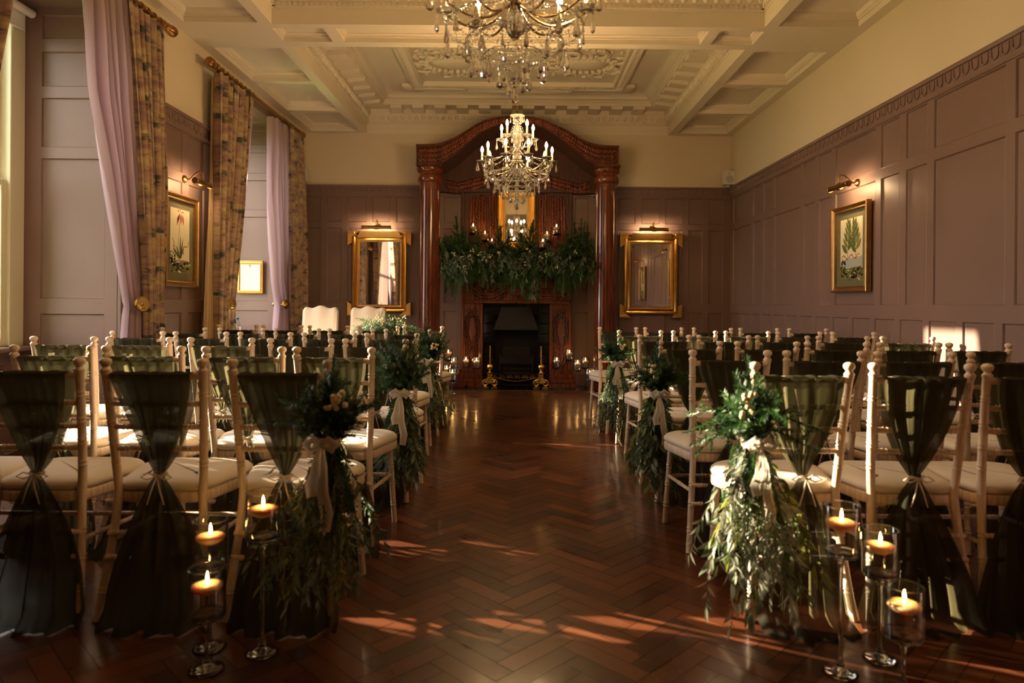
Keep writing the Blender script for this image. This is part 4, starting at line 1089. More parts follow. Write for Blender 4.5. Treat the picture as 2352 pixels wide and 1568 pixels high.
RIGHT = [(2.47, [(1733, 1955), (2010, 2232), (2268, 2490)]), (3.14, [(1592, 1764), (1805, 1983), (2015, 2190), (2235, 2405)]),
         (3.95, [(1517, 1654), (1690, 1835), (1855, 1992), (2020, 2158), (2180, 2320)]), (4.77, [(1469, 1584), (1605, 1722), (1740, 1857), (1880, 1993), (2028, 2145)]),
         (5.60, [(1420, 1520), (1545, 1646), (1667, 1767), (1785, 1886), (1910, 2010)]), (6.42, [(1378, 1460), (1480, 1567), (1594, 1680), (1702, 1785), (1812, 1900)])]
AIS = {}
for block, data in (('window-side', LEFT), ('picture-wall', RIGHT)):
    for r, (Y, prs) in enumerate(data):
        for k, (a, b) in enumerate(prs):
            x = X((a+b)/2, Y); place(x, Y, r, k, block, R(-.03, .03))
            if k == 0: AIS[(block, r)] = (x, Y)
# chairs past the picture's edge still shade the floor and the seats in view
for (Y, x) in ((2.43, -2.15),):
    c = copy_tree(CH); c.location = (x, Y+.062, 0); c['label'] = 'limewashed chair with ivory pad, window-side block, against the bay beyond the picture edge'

# ---------------------------------------------------------------- greenery
def leaf(s, p, d, L, wd, up=None, bend=.25):
    d = d.normalized(); up = up or Vector((R(-1, 1), R(-1, 1), R(-1, 1)))
    sd = d.cross(up); sd = sd.normalized() if sd.length > 1e-4 else Vector((1, 0, 0)); n = sd.cross(d)
    f = lambda t, q, h: p+d*(t*L)+sd*(q*wd/2)+n*(h*wd-bend*L*t*t)
    s.add([p, f(.28, -.8, .12), f(.28, 0, 0), f(.28, .8, .12), f(.65, -.75, .1), f(.65, 0, 0), f(.65, .75, .1), f(1, 0, 0)],
          [(0, 2, 1), (0, 3, 2), (1, 2, 5, 4), (2, 3, 6, 5), (4, 5, 7), (5, 6, 7)])
def curve(p, d, L, n, g=.0, wob=.0):
    pts = [Vector(p)]; d = d.normalized()
    for i in range(n):
        d = (d+Vector((R(-wob, wob), R(-wob, wob), R(-wob, wob)-g))).normalized(); pts.append(pts[-1]+d*(L/n))
    return pts
def needles(s, pts, L, dens, wd=.0016, flat=False):
    """needle pairs along a twig"""
    for a, b in zip(pts, pts[1:]):
        seg = (b-a).length; t = (b-a).normalized(); k = max(1, int(seg*dens))
        for i in range(k):
            p = a.lerp(b, i/k); ax = Vector((R(-1, 1), R(-1, 1), R(-1, 1))); q = t.cross(ax)
            if q.length < 1e-3: continue
            q.normalize(); e = p+(q*.75+t*.65)*L*R(.75, 1.1); w_ = t.cross(q)*wd
            s.add([p-w_, p+w_, e], [(0, 1, 2)])
def fir_sprig(s, st, p, d, L, nl=.022, dens=420, side=5, g=.02, wd=.0016):
    pts = curve(p, d, L, 6, g, .06); st.tube(pts, [.0022*(1-i/8) for i in range(7)], 4, cap=False); needles(s, pts, nl, dens, wd)
    for i in range(side):
        t = .15+.7*i/side; j = int(t*6); a = pts[j]; ax = (pts[j+1]-pts[j]).normalized()
        q = ax.cross(Vector((R(-1, 1), R(-1, 1), R(-1, 1)))).normalized(); dd = ax*.75+q*.7
        sp = curve(a, dd, L*.42*(1.1-t), 4, g, .08); needles(s, sp, nl*.85, dens, wd)
def cedar_frond(s, p, d, L, g=.10, wd=.003):
    pts = curve(p, d, L, 8, g, .04); up = Vector((R(-1, 1), R(-1, 1), .2))
    for i in range(1, 9):
        a = pts[i-1]; ax = (pts[i]-pts[i-1]).normalized(); sd = ax.cross(up)
        if sd.length < 1e-3: continue
        sd.normalize()
        w_ = sd*wd*.5; s.add([pts[i-1]-w_, pts[i-1]+w_, pts[i]+w_, pts[i]-w_], [(0, 1, 2, 3)])
        for sg in (-1, 1):
            for h in (0, .5):
                q0 = a+ax*(L/8*h); l = L*.30*(1.15-i/9)*R(.8, 1.1); dd = (ax*.8+sd*sg*.65).normalized(); sp = curve(q0, dd, l, 4, g*.8, .05)
                for m in range(4):
                    dw = (sp[m+1]-sp[m]).normalized().cross(Vector((0, 1, .3))).normalized()*wd*.55
                    s.add([sp[m]-dw, sp[m]+dw, sp[m+1]], [(0, 1, 2)])
                    for z in (-1, 1):
                        e = sp[m]+((sp[m+1]-sp[m]).normalized()*.7+dw.normalized()*z*.7)*l*.22; s.add([sp[m]-dw*.6, sp[m]+dw*.6, e], [(0, 1, 2)])
def euc_branch(s, st, p, d, L, ll=.055, lw=.020, n=12, g=.12, ys=None, wob=.08):
    pts = curve(p, d, L, 10, g, wob); st.tube(pts, [.0024*(1-i/14) for i in range(11)], 4, cap=False)
    for i in range(n):
        t = (i+.5)/n*10; j = min(9, int(t)); a = pts[j].lerp(pts[j+1], t-j); ax = (pts[j+1]-pts[j]).normalized()
        q = ax.cross(Vector((R(-1, 1), R(-1, 1), R(-1, 1)))).normalized()
        dd = ax*.5+q*.6+Vector((0, 0, -.35)); leaf(s, a, dd, ll*R(.7, 1.15), lw*R(.8, 1.1))
    e = pts[-1]; leaf(s, e, pts[-1]-pts[-2], ll, lw)
    if ys is not None:
        for i in range(n*2):
            j = random.randrange(2, 10); a = pts[j]; ys.ball(a+Vector((R(-.018, .018), R(-.018, .018), R(-.02, .008))), R(.003, .0048), 5, 3)

def bow(o, c, sc_=1.):
    s = MB(); cx, cy, cz = c
    def strip(pts, ws, nrm=Vector((0, -1, 0))):
        vs = []
        for i, p in enumerate(pts):
            p = Vector(p); t = (Vector(pts[min(i+1, len(pts)-1)])-Vector(pts[max(0, i-1)])).normalized(); sd = t.cross(nrm); sd = sd.normalized() if sd.length > 1e-3 else Vector((1, 0, 0))
            for q in (-1, -.33, .33, 1): vs.append(p+sd*ws[i]*q+nrm*(.006*cos(q*4+i*.6)))
        s.add(vs, [(4*i+k, 4*i+k+1, 4*i+k+5, 4*i+k+4) for i in range(len(pts)-1) for k in range(3)])
    a = [(cx+cos(t)*.045*sc_, cy+sin(t)*.045*sc_, cz+.006*sin(3*t)) for t in np.linspace(0, 2*pi, 17)]
    vs = []
    for i, (x, y, z) in enumerate(a):
        for q in (-.013, -.004, .005, .013): vs.append((x*(1)+0, y, z+q*sc_))
    s.add(vs, [(4*i+k, 4*i+k+1, 4*i+k+5, 4*i+k+4) for i in range(16) for k in range(3)])
    s.ball((cx, cy-.05*sc_, cz), .014*sc_, 8, 6, (1.1, .8, 1))
    for sg in (-1, 1):
        L = (.27 if sg > 0 else .16)*sc_
        strip([(cx, cy-.055*sc_, cz), (cx+sg*.010, cy-.075*sc_, cz-.25*L), (cx+sg*.012*sc_, cy-.085*sc_, cz-.55*L), (cx+sg*.026*sc_, cy-.08*sc_, cz-.80*L), (cx+sg*.020*sc_, cy-.085*sc_, cz-L)], [.005, .012, .017, .019, .016])
        strip([(cx, cy-.055*sc_, cz), (cx+sg*.022*sc_, cy-.070*sc_, cz+.020), (cx+sg*.045*sc_, cy-.075*sc_, cz+.004), (cx+sg*.034*sc_, cy-.065*sc_, cz-.018), (cx, cy-.06*sc_, cz-.004)], [.005, .012, .014, .011, .005])
    s.build('ribbon_bow', RIBB, o, 'all')

def aisle_garland(x, y, label, ztop, zbow, zbot, spread, style, seed):
    random.seed(seed)
    o = empty('aisle_garland', (x, y, 0), label, 'garland', 'greenery bundles tied to the aisle chairs')
    fr = MB(); fb = MB(); st = MB(); eu = MB(); ye = MB(); ce = MB(); be = MB(); K = Vector((0, 0, zbow))
    up_ = ztop-zbow
    for i in range(44):
        a = R(0, 2*pi); f = R(.15, 1.35); d = Vector((cos(a)*f*.75, sin(a)*f*.6-.15, R(.5, 1.2)))
        tgt = fr if i % 3 else fb
        fir_sprig(tgt, st, K+Vector((R(-.02, .02), R(-.03, .0), R(-.02, .05))), d, up_*R(.4, .82), .026, 620, 6, .015, .0024)
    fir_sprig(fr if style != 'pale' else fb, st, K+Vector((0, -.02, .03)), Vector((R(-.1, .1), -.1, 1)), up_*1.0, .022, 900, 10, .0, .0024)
    for i in range(9):
        a = R(0, 2*pi); d = Vector((cos(a), sin(a)*.7-.2, R(-.2, .5))); fir_sprig(fr, st, K+Vector((0, -.02, R(.02, .10))), d, R(.15, .23)*spread/.16, .024, 620, 6, .05, .0024)
    for i in range(12):
        a = R(0, 2*pi); d = Vector((cos(a)*.5, sin(a)*.4-.15, -1)); cedar_frond(ce, K+Vector((R(-.02, .02), R(-.04, .0), 0)), d, R(.18, .32)*(1.2 if style == 'cedar' else .9), .05, .004)
    L = zbow-zbot
    nb = 44
    for i in range(nb):
        a = R(0, 2*pi); f = R(.1, 1)**.7*spread/L*1.85; d = Vector((cos(a)*f, sin(a)*f*.7-.12, -1))
        LL = L*R(.55, 1.02)
        big = style == 'broad' or (style == 'pale' and i % 3 == 0)
        euc_branch(eu if i % 4 else ye, st, K+Vector((R(-.025, .025), R(-.05, .0), -.02)), d, LL, .075 if big else .050, .027 if big else .013, 15 if big else 30, .07, ye if i % 3 == 0 else None, .12)
    for i in range(2):
        sd = -1 if style in ('pale', 'broad') else 1; c = Vector((sd*R(.03, .07), R(-.12, -.09), zbow+R(.09, .15))); be = MB()
        for q in range(6): be.ball(c+Vector((R(-.022, .022), R(-.01, .01), R(-.022, .022))), R(.008, .011), 8, 6)
        be.build('berry_cluster', BERRY, o, 'all')
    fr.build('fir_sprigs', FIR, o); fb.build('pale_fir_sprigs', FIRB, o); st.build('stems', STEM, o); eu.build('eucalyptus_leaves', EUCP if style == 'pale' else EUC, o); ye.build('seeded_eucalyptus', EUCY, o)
    ce.build('cedar_fronds', CEDAR, o); bow(o, (0, -.045, zbow-.01))
def gx(px, Y): return X(px, Y, 1000)
aisle_garland(gx(764, 2.33), 2.30, 'fir and eucalyptus bundle with ivory bow, window-side rearmost aisle chair', .93, .685, .16, .15, 'dark', 1)
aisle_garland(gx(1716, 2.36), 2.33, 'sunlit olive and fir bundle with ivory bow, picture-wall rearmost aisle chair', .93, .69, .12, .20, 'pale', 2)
aisle_garland(gx(928, 3.8), 3.76, 'broad-leaved eucalyptus bundle with ivory bow, window-side fourth row aisle chair', 1.04, .66, .16, .15, 'broad', 3)
aisle_garland(gx(1503, 3.83), 3.80, 'broad-leaved eucalyptus bundle with ivory bow, picture-wall fourth row aisle chair', .92, .66, .12, .18, 'broad', 4)
aisle_garland(gx(988, 5.36), 5.32, 'dark eucalyptus bundle with trailing bow, window-side second row aisle chair', 1.0, .70, .22, .13, 'dark', 5)
aisle_garland(gx(1411, 5.5), 5.46, 'bright cedar bundle with cream bow, picture-wall second row aisle chair', .92, .68, .16, .12, 'cedar', 6)

def mantel_garland():
    random.seed(77)
    o = empty('mantel_garland', (.015, 9.25, 1.75), 'wide dark garland of fir, cedar and eucalyptus spilling over the mantel shelf', 'garland')
    fr = MB(); st = MB(); eu = MB(); ce = MB(); be = MB(); ye = MB()
    for i in range(420):
        x = R(-1.02, 1.04); e = abs(x)/1.02; y = R(-.12, .10); z = R(-.20, .06)+.14*(e > .35)*R(0, 1)+.07*sin(x*8+1)
        a = R(0, 2*pi); d = Vector((cos(a)*.8+x*.3, -R(.15, .8), R(-.9, 1.1)+(.3 if e > .4 else 0)))
        fir_sprig(fr, st, Vector((x, y, z)), d, R(.14, .30), .034, 240, 5, .03, .0045)
    for px, h in ((1052, 496), (1062, 520), (1020, 545), (1040, 540), (1148, 500), (1150, 520), (1215, 510), (1225, 505), (1322, 510), (1338, 500), (1352, 515), (1300, 520), (1200, 520), (1165, 530)):
        p = W(px, h, 9.25)-Vector((.015, 9.25, 1.75)); b = Vector((p.x*.97, R(-.02, .06), .02)); d = p-b; fir_sprig(fr if h > 505 else ce, st, b, d, d.length, .036, 620, 12, .0, .0045)
    for i in range(120):
        x = R(-1.0, 1.0); cedar_frond(ce, Vector((x, R(-.15, -.04), R(-.16, .02))), Vector((R(-.4, .4), -.5, -.8)), R(.20, .30)+.18*max(0, sin(x*9+2)), .10, .008)
    for px, py in ((1030, 680), (1034, 660), (1148, 668), (1158, 660), (1090, 650), (1110, 640), (1180, 640), (1275, 650), (1290, 660), (1330, 650), (1218, 700), (1225, 690), (1232, 680), (1310, 665), (1045, 640), (1345, 640), (1195, 645)):
        p = W(px, py, 9.18)-Vector((.015, 9.25, 1.75)); b = Vector((p.x*.95, -.12, -.05)); d = p-b
        for q in range(3): cedar_frond(ce, b+Vector((R(-.03, .03), R(-.03, .03), 0)), d+Vector((R(-.05, .05), 0, 0)), d.length*R(.9, 1.08), .02, .009)
    for i in range(80):
        x = R(-.98, 1.0); euc_branch(eu, st, Vector((x, R(-.16, -.06), R(-.06, .12))), Vector((R(-.6, .6), -.9, R(-.5, .5))), R(.20, .40), .075, .019, 13, .16, ye if i % 3 == 0 else None)
    for q in range(4): euc_branch(eu, st, Vector((.26+R(-.03, .03), -.16, -.10)), Vector((R(-.15, .15), -.2, -1)), .42, .08, .019, 16, .05)
    for i in range(17):
        c = Vector((R(-.9, .95), R(-.36, -.26), R(-.16, .10)))
        be = MB()
        for q in range(6): be.ball(c+Vector((R(-.025, .025), R(-.015, .015), R(-.025, .025))), R(.006, .009), 6, 4)
        be.build('berry_cluster', BERRY, o, 'all')
    fr.build('fir_branches', FIR, o); st.build('stems', STEM, o); eu.build('eucalyptus_leaves', EUC, o); ce.build('cedar_fronds', CEDAR, o); ye.build('eucalyptus_seeds', EUCY, o)
mantel_garland()

# ---------------------------------------------------------------- candle vases
def vase_shape(h):
    """outer profile then inner profile of a stemmed cylinder vase, height h"""
    r = .0545; b = h-.155
    return [(0.045, 0.001), (.052, .004), (.030, .010), (.012, .018), (.014, .024), (.0105, .032), (.0065, .05), (.0058, b*.55+.02), (.0075, b-.03), (.016, b-.012), (.034, b-.004), (r-.006, b), (r-.001, b+.008), (r, b+.02), (r, h-.002), (r-.0015, h), (r-.0032, h-.002), (r-.0035, b+.018), (r-.008, b+.008), (.010, b+.004), (0, b+.004)]
VP = {}
def vase(x, y, z, h, label, clabel, group):
    key = round(h, 2)
    if key not in VP:
        o = empty('candle_vase', (x, y, z), label, 'vase', group)
        pr_ = vase_shape(h); s = MB(); s.lathe(pr_[12:], 32, cap=False); b = h-.155
        s.mi = 1; s.tube([(cos(t)*.0528, sin(t)*.0528, h-.001) for t in np.linspace(0, 2*pi, 33)], .0022, 6, cap=False)
        s.lathe([(.0, b+.001), (.047, b+.002), (.0535, b+.010), (.0535, b+.017), (.049, b+.012), (.0, b+.009)], 32, cap=False)
        bw = s.build('bowl', [VGLASS, SGLASS], o, 'all')
        b = h-.155; s = MB(); s.lathe(pr_[5:12]+[(.047, b+.003), (0, b+.004)], 20, cap=False); s.build('stem', SGLASS, o, 'all')
        s = MB(); s.lathe([(0, 0.001)]+pr_[:6], 24, cap=False); s.build('foot', SGLASS, o, 'all')
        b = h-.155; s = MB(); s.lathe([(0, b+.010), (.040, b+.012), (.0500, b+.020), (.0500, b+.098), (0, b+.098)], 28, cap=False); s.build('water', WATER, bw, 40)
        VP[key] = o
    else: o = dup(VP[key], (x, y, z), label, None, group)
    zz = z+h-.155+.098; cr = R(-.0015, .0015)
    if 'c' not in VP:
        c = empty('floating_candle', (x, y, zz), clabel, 'candle', 'lit floating candles')
        s = MB(); s.lathe([(0, -.023), (.022, -.021), (.041, -.010), (.0475, .0), (.046, .004), (.034, .009), (.007, .011), (0, .011)], 26, cap=False); s.build('wax_disc', WAX, c, 'all')
        s = MB(); s.tube([(0, 0, .008), (.001, 0, .016)], .0008, 5); s.build('wick', WICK, c)
        s = MB(); s.lathe([(0, .013), (.0046, .021), (.0036, .033), (0, .046)], 6, cap=False); s.build('flame', FLAME, c, 'all')
        VP['c'] = c
    else: dup(VP['c'], (x+cr, y, zz), clabel, R(0, 6))
def floor_vase(px, rim, base, hh, label, short):
    u, v = unroll(px, base); Y = H*F/v; x = u/F*Y
    vase(x, Y, .001, hh, label, 'lit floating candle inside the '+short, 'stemmed glass candle vases')
floor_vase(602, 1134, 1500, .52, 'tall stemmed glass candle vase beside the dark aisle bundle', 'tall vase beside the dark aisle bundle')
floor_vase(481, 1195, 1488, .42, 'medium stemmed glass candle vase between two shaded chair backs', 'medium vase between two shaded chair backs')
floor_vase(474, 1304, 1539, .315, 'short stemmed glass candle vase in front of the medium one', 'short vase in front of the medium one')
floor_vase(1930, 1160, 1546, .52, 'tall stemmed glass candle vase beside the sunlit olive bundle', 'tall vase beside the sunlit olive bundle')
floor_vase(2021, 1215, 1514, .42, 'medium stemmed glass candle vase by the sunlit-bundle trio, against a chair leg', 'medium vase by the sunlit bundle')
floor_vase(2075, 1331, 1592, .315, 'short stemmed glass candle vase by the trailing sash, lowest of its trio', 'short vase by the trailing sash')
fl_ = [(1029, 803, 890, .52, 'tall glass candle vase behind the window-side front row, against panelling', 'tall vase against the panelling'),
       (1042, 828, 893, .42, 'middle-height glass candle vase in the cluster by the window-side column', 'middle vase of the window-side column cluster'),
       (1039, 852, 904, .315, 'short glass candle vase standing foremost by the window-side column', 'short foremost vase by the window-side column'),
       (1026, 842, 892, .315, 'short glass candle vase half hidden by the window-side chair', 'short half-hidden vase by the window-side chair'),
       (1070, 822, 889, .42, 'glass candle vase before the carved jamb, column side of the brass andiron', 'vase before the carved jamb, window side'),
       (1094, 824, 892, .42, 'glass candle vase beside the window-side andiron', 'vase beside the window-side andiron'),
       (1278, 821, 890, .42, 'glass candle vase beside the picture-wall andiron', 'vase beside the picture-wall andiron'),
       (1307, 804, 889, .52, 'tall glass candle vase before the picture-wall carved jamb', 'tall vase before the picture-wall jamb'),
       (1326, 828, 899, .42, 'glass candle vase standing forward between jamb and picture-wall column', 'vase forward of the picture-wall jamb'),
       (1344, 823, 891, .42, 'glass candle vase behind the forward one by the picture-wall column', 'rear vase by the picture-wall column'),
       (1354, 848, 903, .315, 'short glass candle vase tucked behind another by the picture-wall front chair', 'short tucked vase by the front chair'),
       (1363, 849, 905, .315, 'short glass candle vase touching the picture-wall front aisle chair', 'short vase touching the front aisle chair')]
for px, rim, base, hh, lab, sh in fl_: floor_vase(px, rim, base, hh, lab, sh)
for px, rim, hh, lab, sh in ((1087, 513, .52, 'tall glass candle vase on the mantel, window-side end', 'tall mantel vase, window-side end'), (1114, 530, .42, 'middle glass candle vase on the mantel, window side of the gold mirror', 'middle mantel vase, window side'),
                         (1130, 545, .315, 'short glass candle vase on the mantel, window side of the gold mirror', 'short mantel vase, window side'), (1278, 514, .52, 'tall glass candle vase on the mantel, picture-wall end', 'tall mantel vase, picture-wall end'),
                         (1257, 530, .42, 'middle glass candle vase on the mantel, picture-wall side of the gold mirror', 'middle mantel vase, picture-wall side'), (1247, 545, .315, 'short glass candle vase on the mantel, picture-wall side of the gold mirror', 'short mantel vase, picture-wall side')):
    p = W(px, rim, 9.56); vase(p.x, 9.56, 1.751, hh, lab, 'lit floating candle inside the '+sh, 'stemmed glass candle vases')
o = empty('glass_candlestick', (W(1020, 590, 9.42).x+.04, 9.42, 1.751), 'clear glass and brass candlestick at the window-side end of the mantel', 'candlestick')
s = MB(); s.lathe([(.0, 0), (.045, .002), (.04, .010), (.012, .018), (.010, .06), (.022, .075), (.010, .09), (.010, .15), (.026, .16), (.026, .166), (.012, .168), (.012, .19), (0, .19)], 18, cap=False); s.build('stem', GOLDB, o, True)
s = MB(); s.lathe([(.030, .166), (.034, .20), (.034, .32), (.0325, .32), (.032, .20), (.028, .167)], 20, cap=False); s.build('glass_shade', VGLASS, o, 'all')

# ---------------------------------------------------------------- chandeliers
def drop_mesh(L, r):
    s = MB(); s.lathe([(.0, 0), (r*.22, -.04*L), (r*.30, -.10*L), (r*.62, -.45*L), (r, -.72*L), (r*.82, -.88*L), (0, -L)], 8, cap=False, M=Matrix.Diagonal((1, .55, 1)).to_3x3()); s.ball((0, 0, .006), .0055, 6, 4); return s
def chandelier_proto(loc, label):
    random.seed(3)
    o = empty('crystal_chandelier', loc, label, 'chandelier', 'crystal chandeliers')
    # origin at the bottom ball; local heights above it
    s = MB(); s.lathe([(0, .735), (.05, .745), (.068, .757), (.066, .762), (.03, .752), (.012, .748)], 24, cap=False); s.build('crown_dish', CRYSTAL, o, 40)
    s = MB(); s.lathe([(.012, .18), (.03, .20), (.05, .24), (.036, .28), (.018, .30), (.016, .33), (.028, .345), (.040, .38), (.036, .42), (.020, .445), (.016, .47), (.030, .49), (.044, .53), (.046, .57), (.036, .63), (.018, .68), (.014, .70), (.024, .715), (.028, .73), (.012, .75)], 16, flute=lambda k, z: 1-.10*(k % 2)); s.build('glass_stem', CRYSTAL, o, 30)
    s = MB(); s.tube([(0, 0, .2), (0, 0, .78)], .005, 8); s.tube([(.012*cos(a), 0, .79+.012*sin(a)) for a in np.linspace(0, 2*pi, 12)], .003, 5); s.ball((0, 0, .345), .038, 16, 8, (1, 1, .7)); s.build('centre_rod', ARMM, o, True)
    s = MB(); s.ball((0, 0, .0), .022, 12, 8); s.build('ball_pendant', CRYSTAL, o)
    tiers = [(10, .315, .335, .34, 0.0), (5, .15, .545, .40, .3)]
    arm0 = cup0 = cnd0 = blb0 = None
    cup = MB(); cup.lathe([(.008, -.012), (.020, -.006), (.040, .002), (.052, .012), (.050, .014), (.036, .006), (.010, .002)], 20, cap=False, flute=lambda k, z: 1-.07*(k % 2)); cup.lathe([(.010, 0), (.014, .01), (.013, .022), (.011, .022)], 10)
    cnd = MB(); cnd.lathe([(.0095, .0), (.0095, .070), (.008, .072)], 10)
    blb = MB(); blb.lathe([(.006, 0), (.0125, .013), (.0130, .024), (.007, .044), (0, .056)], 7, cap=False)
    dropL = drop_mesh(.082, .019).build('crystal_drop', CRYSTAL, o); dropS = drop_mesh(.052, .0125).build('crystal_drop', CRYSTAL, o)
    dropL.location = (0, 0, -.01); dropS.location = (.045, 0, .745)
    nd = [2]
    def addd(src, p, rz=None):
        c = src.copy(); C.objects.link(c); c.parent = o; c.location = p; c.rotation_euler = (0, 0, R(0, 6) if rz is None else rz); nd[0] += 1
    beads = MB()
    def chain(a, b, sag, r=.0042, n=None):
        a, b = Vector(a), Vector(b); L = (b-a).length; n = n or max(3, int((L+sag)/.0145))
        for i in range(n+1):
            t = i/n; p = a.lerp(b, t)-Vector((0, 0, sag*4*t*(1-t))); beads.ball(p, r*(.82 if i % 4 else 1.3), 6, 4)
    for (n, rr, z, za, ph) in tiers:
        for k in range(n):
            a = 2*pi*k/n+ph; ca, sa = cos(a), sin(a)
            pts = []
            for t in np.linspace(0, 1, 12):
                r_ = .02+(rr-.02)*t; zz = z-.008-(.075 if n > 5 else .05)*sin(pi*t**.9)*1.0+(.0 if n > 5 else -.10)*(1-t)
                pts.append((ca*r_, sa*r_, zz))
            MB().tube(pts, [.0062-.0018*t for t in np.linspace(0, 1, 12)], 7).build('arm', ARMM, o, True)
            P = (ca*rr, sa*rr, z)
            if cup0 is None:
                cup0 = cup.build('drip_dish', CRYSTAL, o, 40); cup0.location = P; cnd0 = cnd.build('candle_sleeve', CANDLES, o, True); cnd0.location = (P[0], P[1], z+.02); blb0 = blb.build('bulb', BULB, cnd0, 'all'); blb0.location = (0, 0, .072)
            else:
                for src, dz in ((cup0, 0), (cnd0, .02)):
                    c = copy_tree(src, o); c.location = (P[0], P[1], z+dz)
            for q in range(2 if n > 5 else 3):
                b = a+2*pi*q/3+.5; addd(dropS if q else dropL, (P[0]+cos(b)*.044, P[1]+sin(b)*.044, z-.006))
            # swags between dishes and back to the stem
            b2 = 2*pi*(k+1)/n+ph; chain(P, (cos(b2)*rr, sin(b2)*rr, z), .06 if n > 5 else .045)
            chain((P[0]*.95, P[1]*.95, z), (ca*.03, sa*.03, z+.14), .03)
    # rings of bead strings and drops below the arms
    rings = ((.285, .225, 16), (.205, .160, 14), (.130, .105, 10), (.062, .070, 6))
    for q, (rr, z, n) in enumerate(rings):
        ro, zo = ((.315, .33),)+tuple((a_[0], a_[1]) for a_ in rings[:-1]) and ((.315, .33) if q == 0 else rings[q-1][:2])
        for k in range(n):
            a = 2*pi*k/n+.2*q; p = (cos(a)*rr, sin(a)*rr, z); a2 = a+2*pi/n
            addd(dropL if k % 3 else dropS, (p[0], p[1], z-.012-(.02 if k % 2 else 0)))
            chain(p, (cos(a2)*rr, sin(a2)*rr, z), .012); chain((cos(a)*ro, sin(a)*ro, zo), p, .012)
            if q < 2: chain(p, (cos(a)*.05, sin(a)*.05, .33-.05*q), .02)
    for k in range(6):
        a = 2*pi*k/6; addd(dropS, (cos(a)*.060, sin(a)*.060, .745))
    for rr_, z_, n_ in ((.285, .227, 48), (.205, .162, 36), (.13, .107, 24), (.062, .072, 16)):
        beads.tube([(cos(a)*rr_, sin(a)*rr_, z_) for a in np.linspace(0, 2*pi, n_)], .0022, 5, cap=False)
    b = beads.build('bead_swags', CRYSB, o); b['kind'] = 'stuff'
    return o, nd[0]
CHZ = 2.075
ch, nd = chandelier_proto((.0, 6.15, CHZ), 'lit crystal chandelier hanging in front of the fireplace arch'); print('drops', nd)
ch2 = dup(ch, (W(1181, 200, 2.84).x, 2.84, 2.055), 'large near crystal chandelier cut off by the top of the picture', .25)
def hang(o, ztop):
    z0 = .80; z1 = ztop-o.location.z; s = MB(); n = int((z1-z0-.07)/.021)
    for i in range(n):
        z = z0+i*.021; a = i % 2
        s.tube([((.0065*cos(t) if a else 0), (0 if a else .0065*cos(t)), z+.013*sin(t)) for t in np.linspace(0, 2*pi, 9)], .0019, 4)
    s.build('hanging_chain', GOLD, o); s = MB(); s.lathe([(.0, z1-.062), (.012, z1-.06), (.020, z1-.045), (.034, z1-.012), (.036, z1)], 18); s.build('ceiling_rose', mat('dark_bronze', (.06, .05, .03), .4, .9), o, True)
hang(ch, SZ+.078); hang(ch2, SZ+.476)

# ---------------------------------------------------------------- registrar's end of the room
def uph_chair():
    o = empty('upholstered_chair', (0, 0, 0), 'x', 'chair', 'cream upholstered chairs')
    # faces the table (-y); scalloped back rises behind the seat
    s = MB(); n = 28; hw = .195; vs = []
    zt = lambda u: 1.075+.018*(1-abs(2*u-1))**.6-.028*max(0, abs(2*u-1)-.88)/.12+.012*cos((2*u-1)*pi*2)
    for y in (.19, .27):
        for i in range(n+1):
            u = i/n; x = -hw+2*hw*u; vs += [(x*.96, y, .42), (x, y+.05, .75), (x, y+.085, zt(u)-.02), (x*.985, y+.09+(.012 if y < .2 else -.012), zt(u))]
    fs = []; m = 4*(n+1)
    for i in range(n):
        for k in range(3): a = 4*i+k; fs += [(a, a+1, a+5, a+4), (m+a, m+a+4, m+a+5, m+a+1)]
        fs.append((4*i+3, m+4*i+3, m+4*i+7, 4*i+7)); fs.append((4*i, 4*i+4, m+4*i+4, m+4*i))
    for e in (0, 4*n):
        for k in range(3): fs.append((e+k, m+e+k, m+e+k+1, e+k+1))
    s.add(vs, fs); bk = s.build('backrest', UPH, o, 50)
    s = MB()
    for sg in (-1, 1):
        for i in range(34): z = .45+i*.0185; s.ball((sg*(hw+.001), .2+.05*min(1, (z-.42)/.33)+.035*max(0, (z-.75)/.3), z), .0055, 5, 3)
    s.build('nail_heads', mat('dull_nails', (.30, .24, .17), .4, .8), o)
    s = MB(); s.bbox(-.23, .23, -.24, .23, .38, .50, .025); s.build('seat', UPH, o)
    for x in (-.19, .19):
        for y in (-.2, .22): MB().tube([(x, y, 0), (x, y, .39)], [.016, .024], 8).build('leg', MAHOGD, o)
    return o
u1 = uph_chair(); u1.location = (W(732, 720, 7.75).x, 7.52, 0); u1['label'] = 'cream upholstered chair with scalloped back beside the window curtain'
dup(u1, (W(843, 720, 7.75).x, 7.52, 0), 'cream upholstered chair half hidden behind the table flowers')
o = empty('registrar_table', (-1.95, 7.02, 0), 'linen-covered signing table behind the window-side chairs', 'table')
s = MB(); s.bbox(-.90, .90, -.27, .27, .72, .75, .006); s.build('table_top', MAHOG, o)
for x in (-.82, .82):
    for y in (-.2, .2): MB().tube([(x, y, 0), (x, y, .72)], [.018, .028], 8).build('leg', MAHOG, o)
s = MB(); nu = 120; pts = []
per = [(-.91, -.28), (.91, -.28), (.91, .28), (-.91, .28)]
def perim(t):
    L = [1.82, .56, 1.82, .56]; d = t*sum(L)
    for i in range(4):
        if d <= L[i]+1e-9 or i == 3: a, b = per[i], per[(i+1) % 4]; q = d/L[i]; N_ = ((0, -1), (1, 0), (0, 1), (-1, 0))[i]; return (a[0]+(b[0]-a[0])*q, a[1]+(b[1]-a[1])*q, N_)
        d -= L[i]
vs = []
for j, z in enumerate((.752, .74, .55, .32)):
    for i in range(nu):
        x, y, N_ = perim(i/nu); f = .012*j*sin(i*.9); vs.append((x+N_[0]*f, y+N_[1]*f, z))
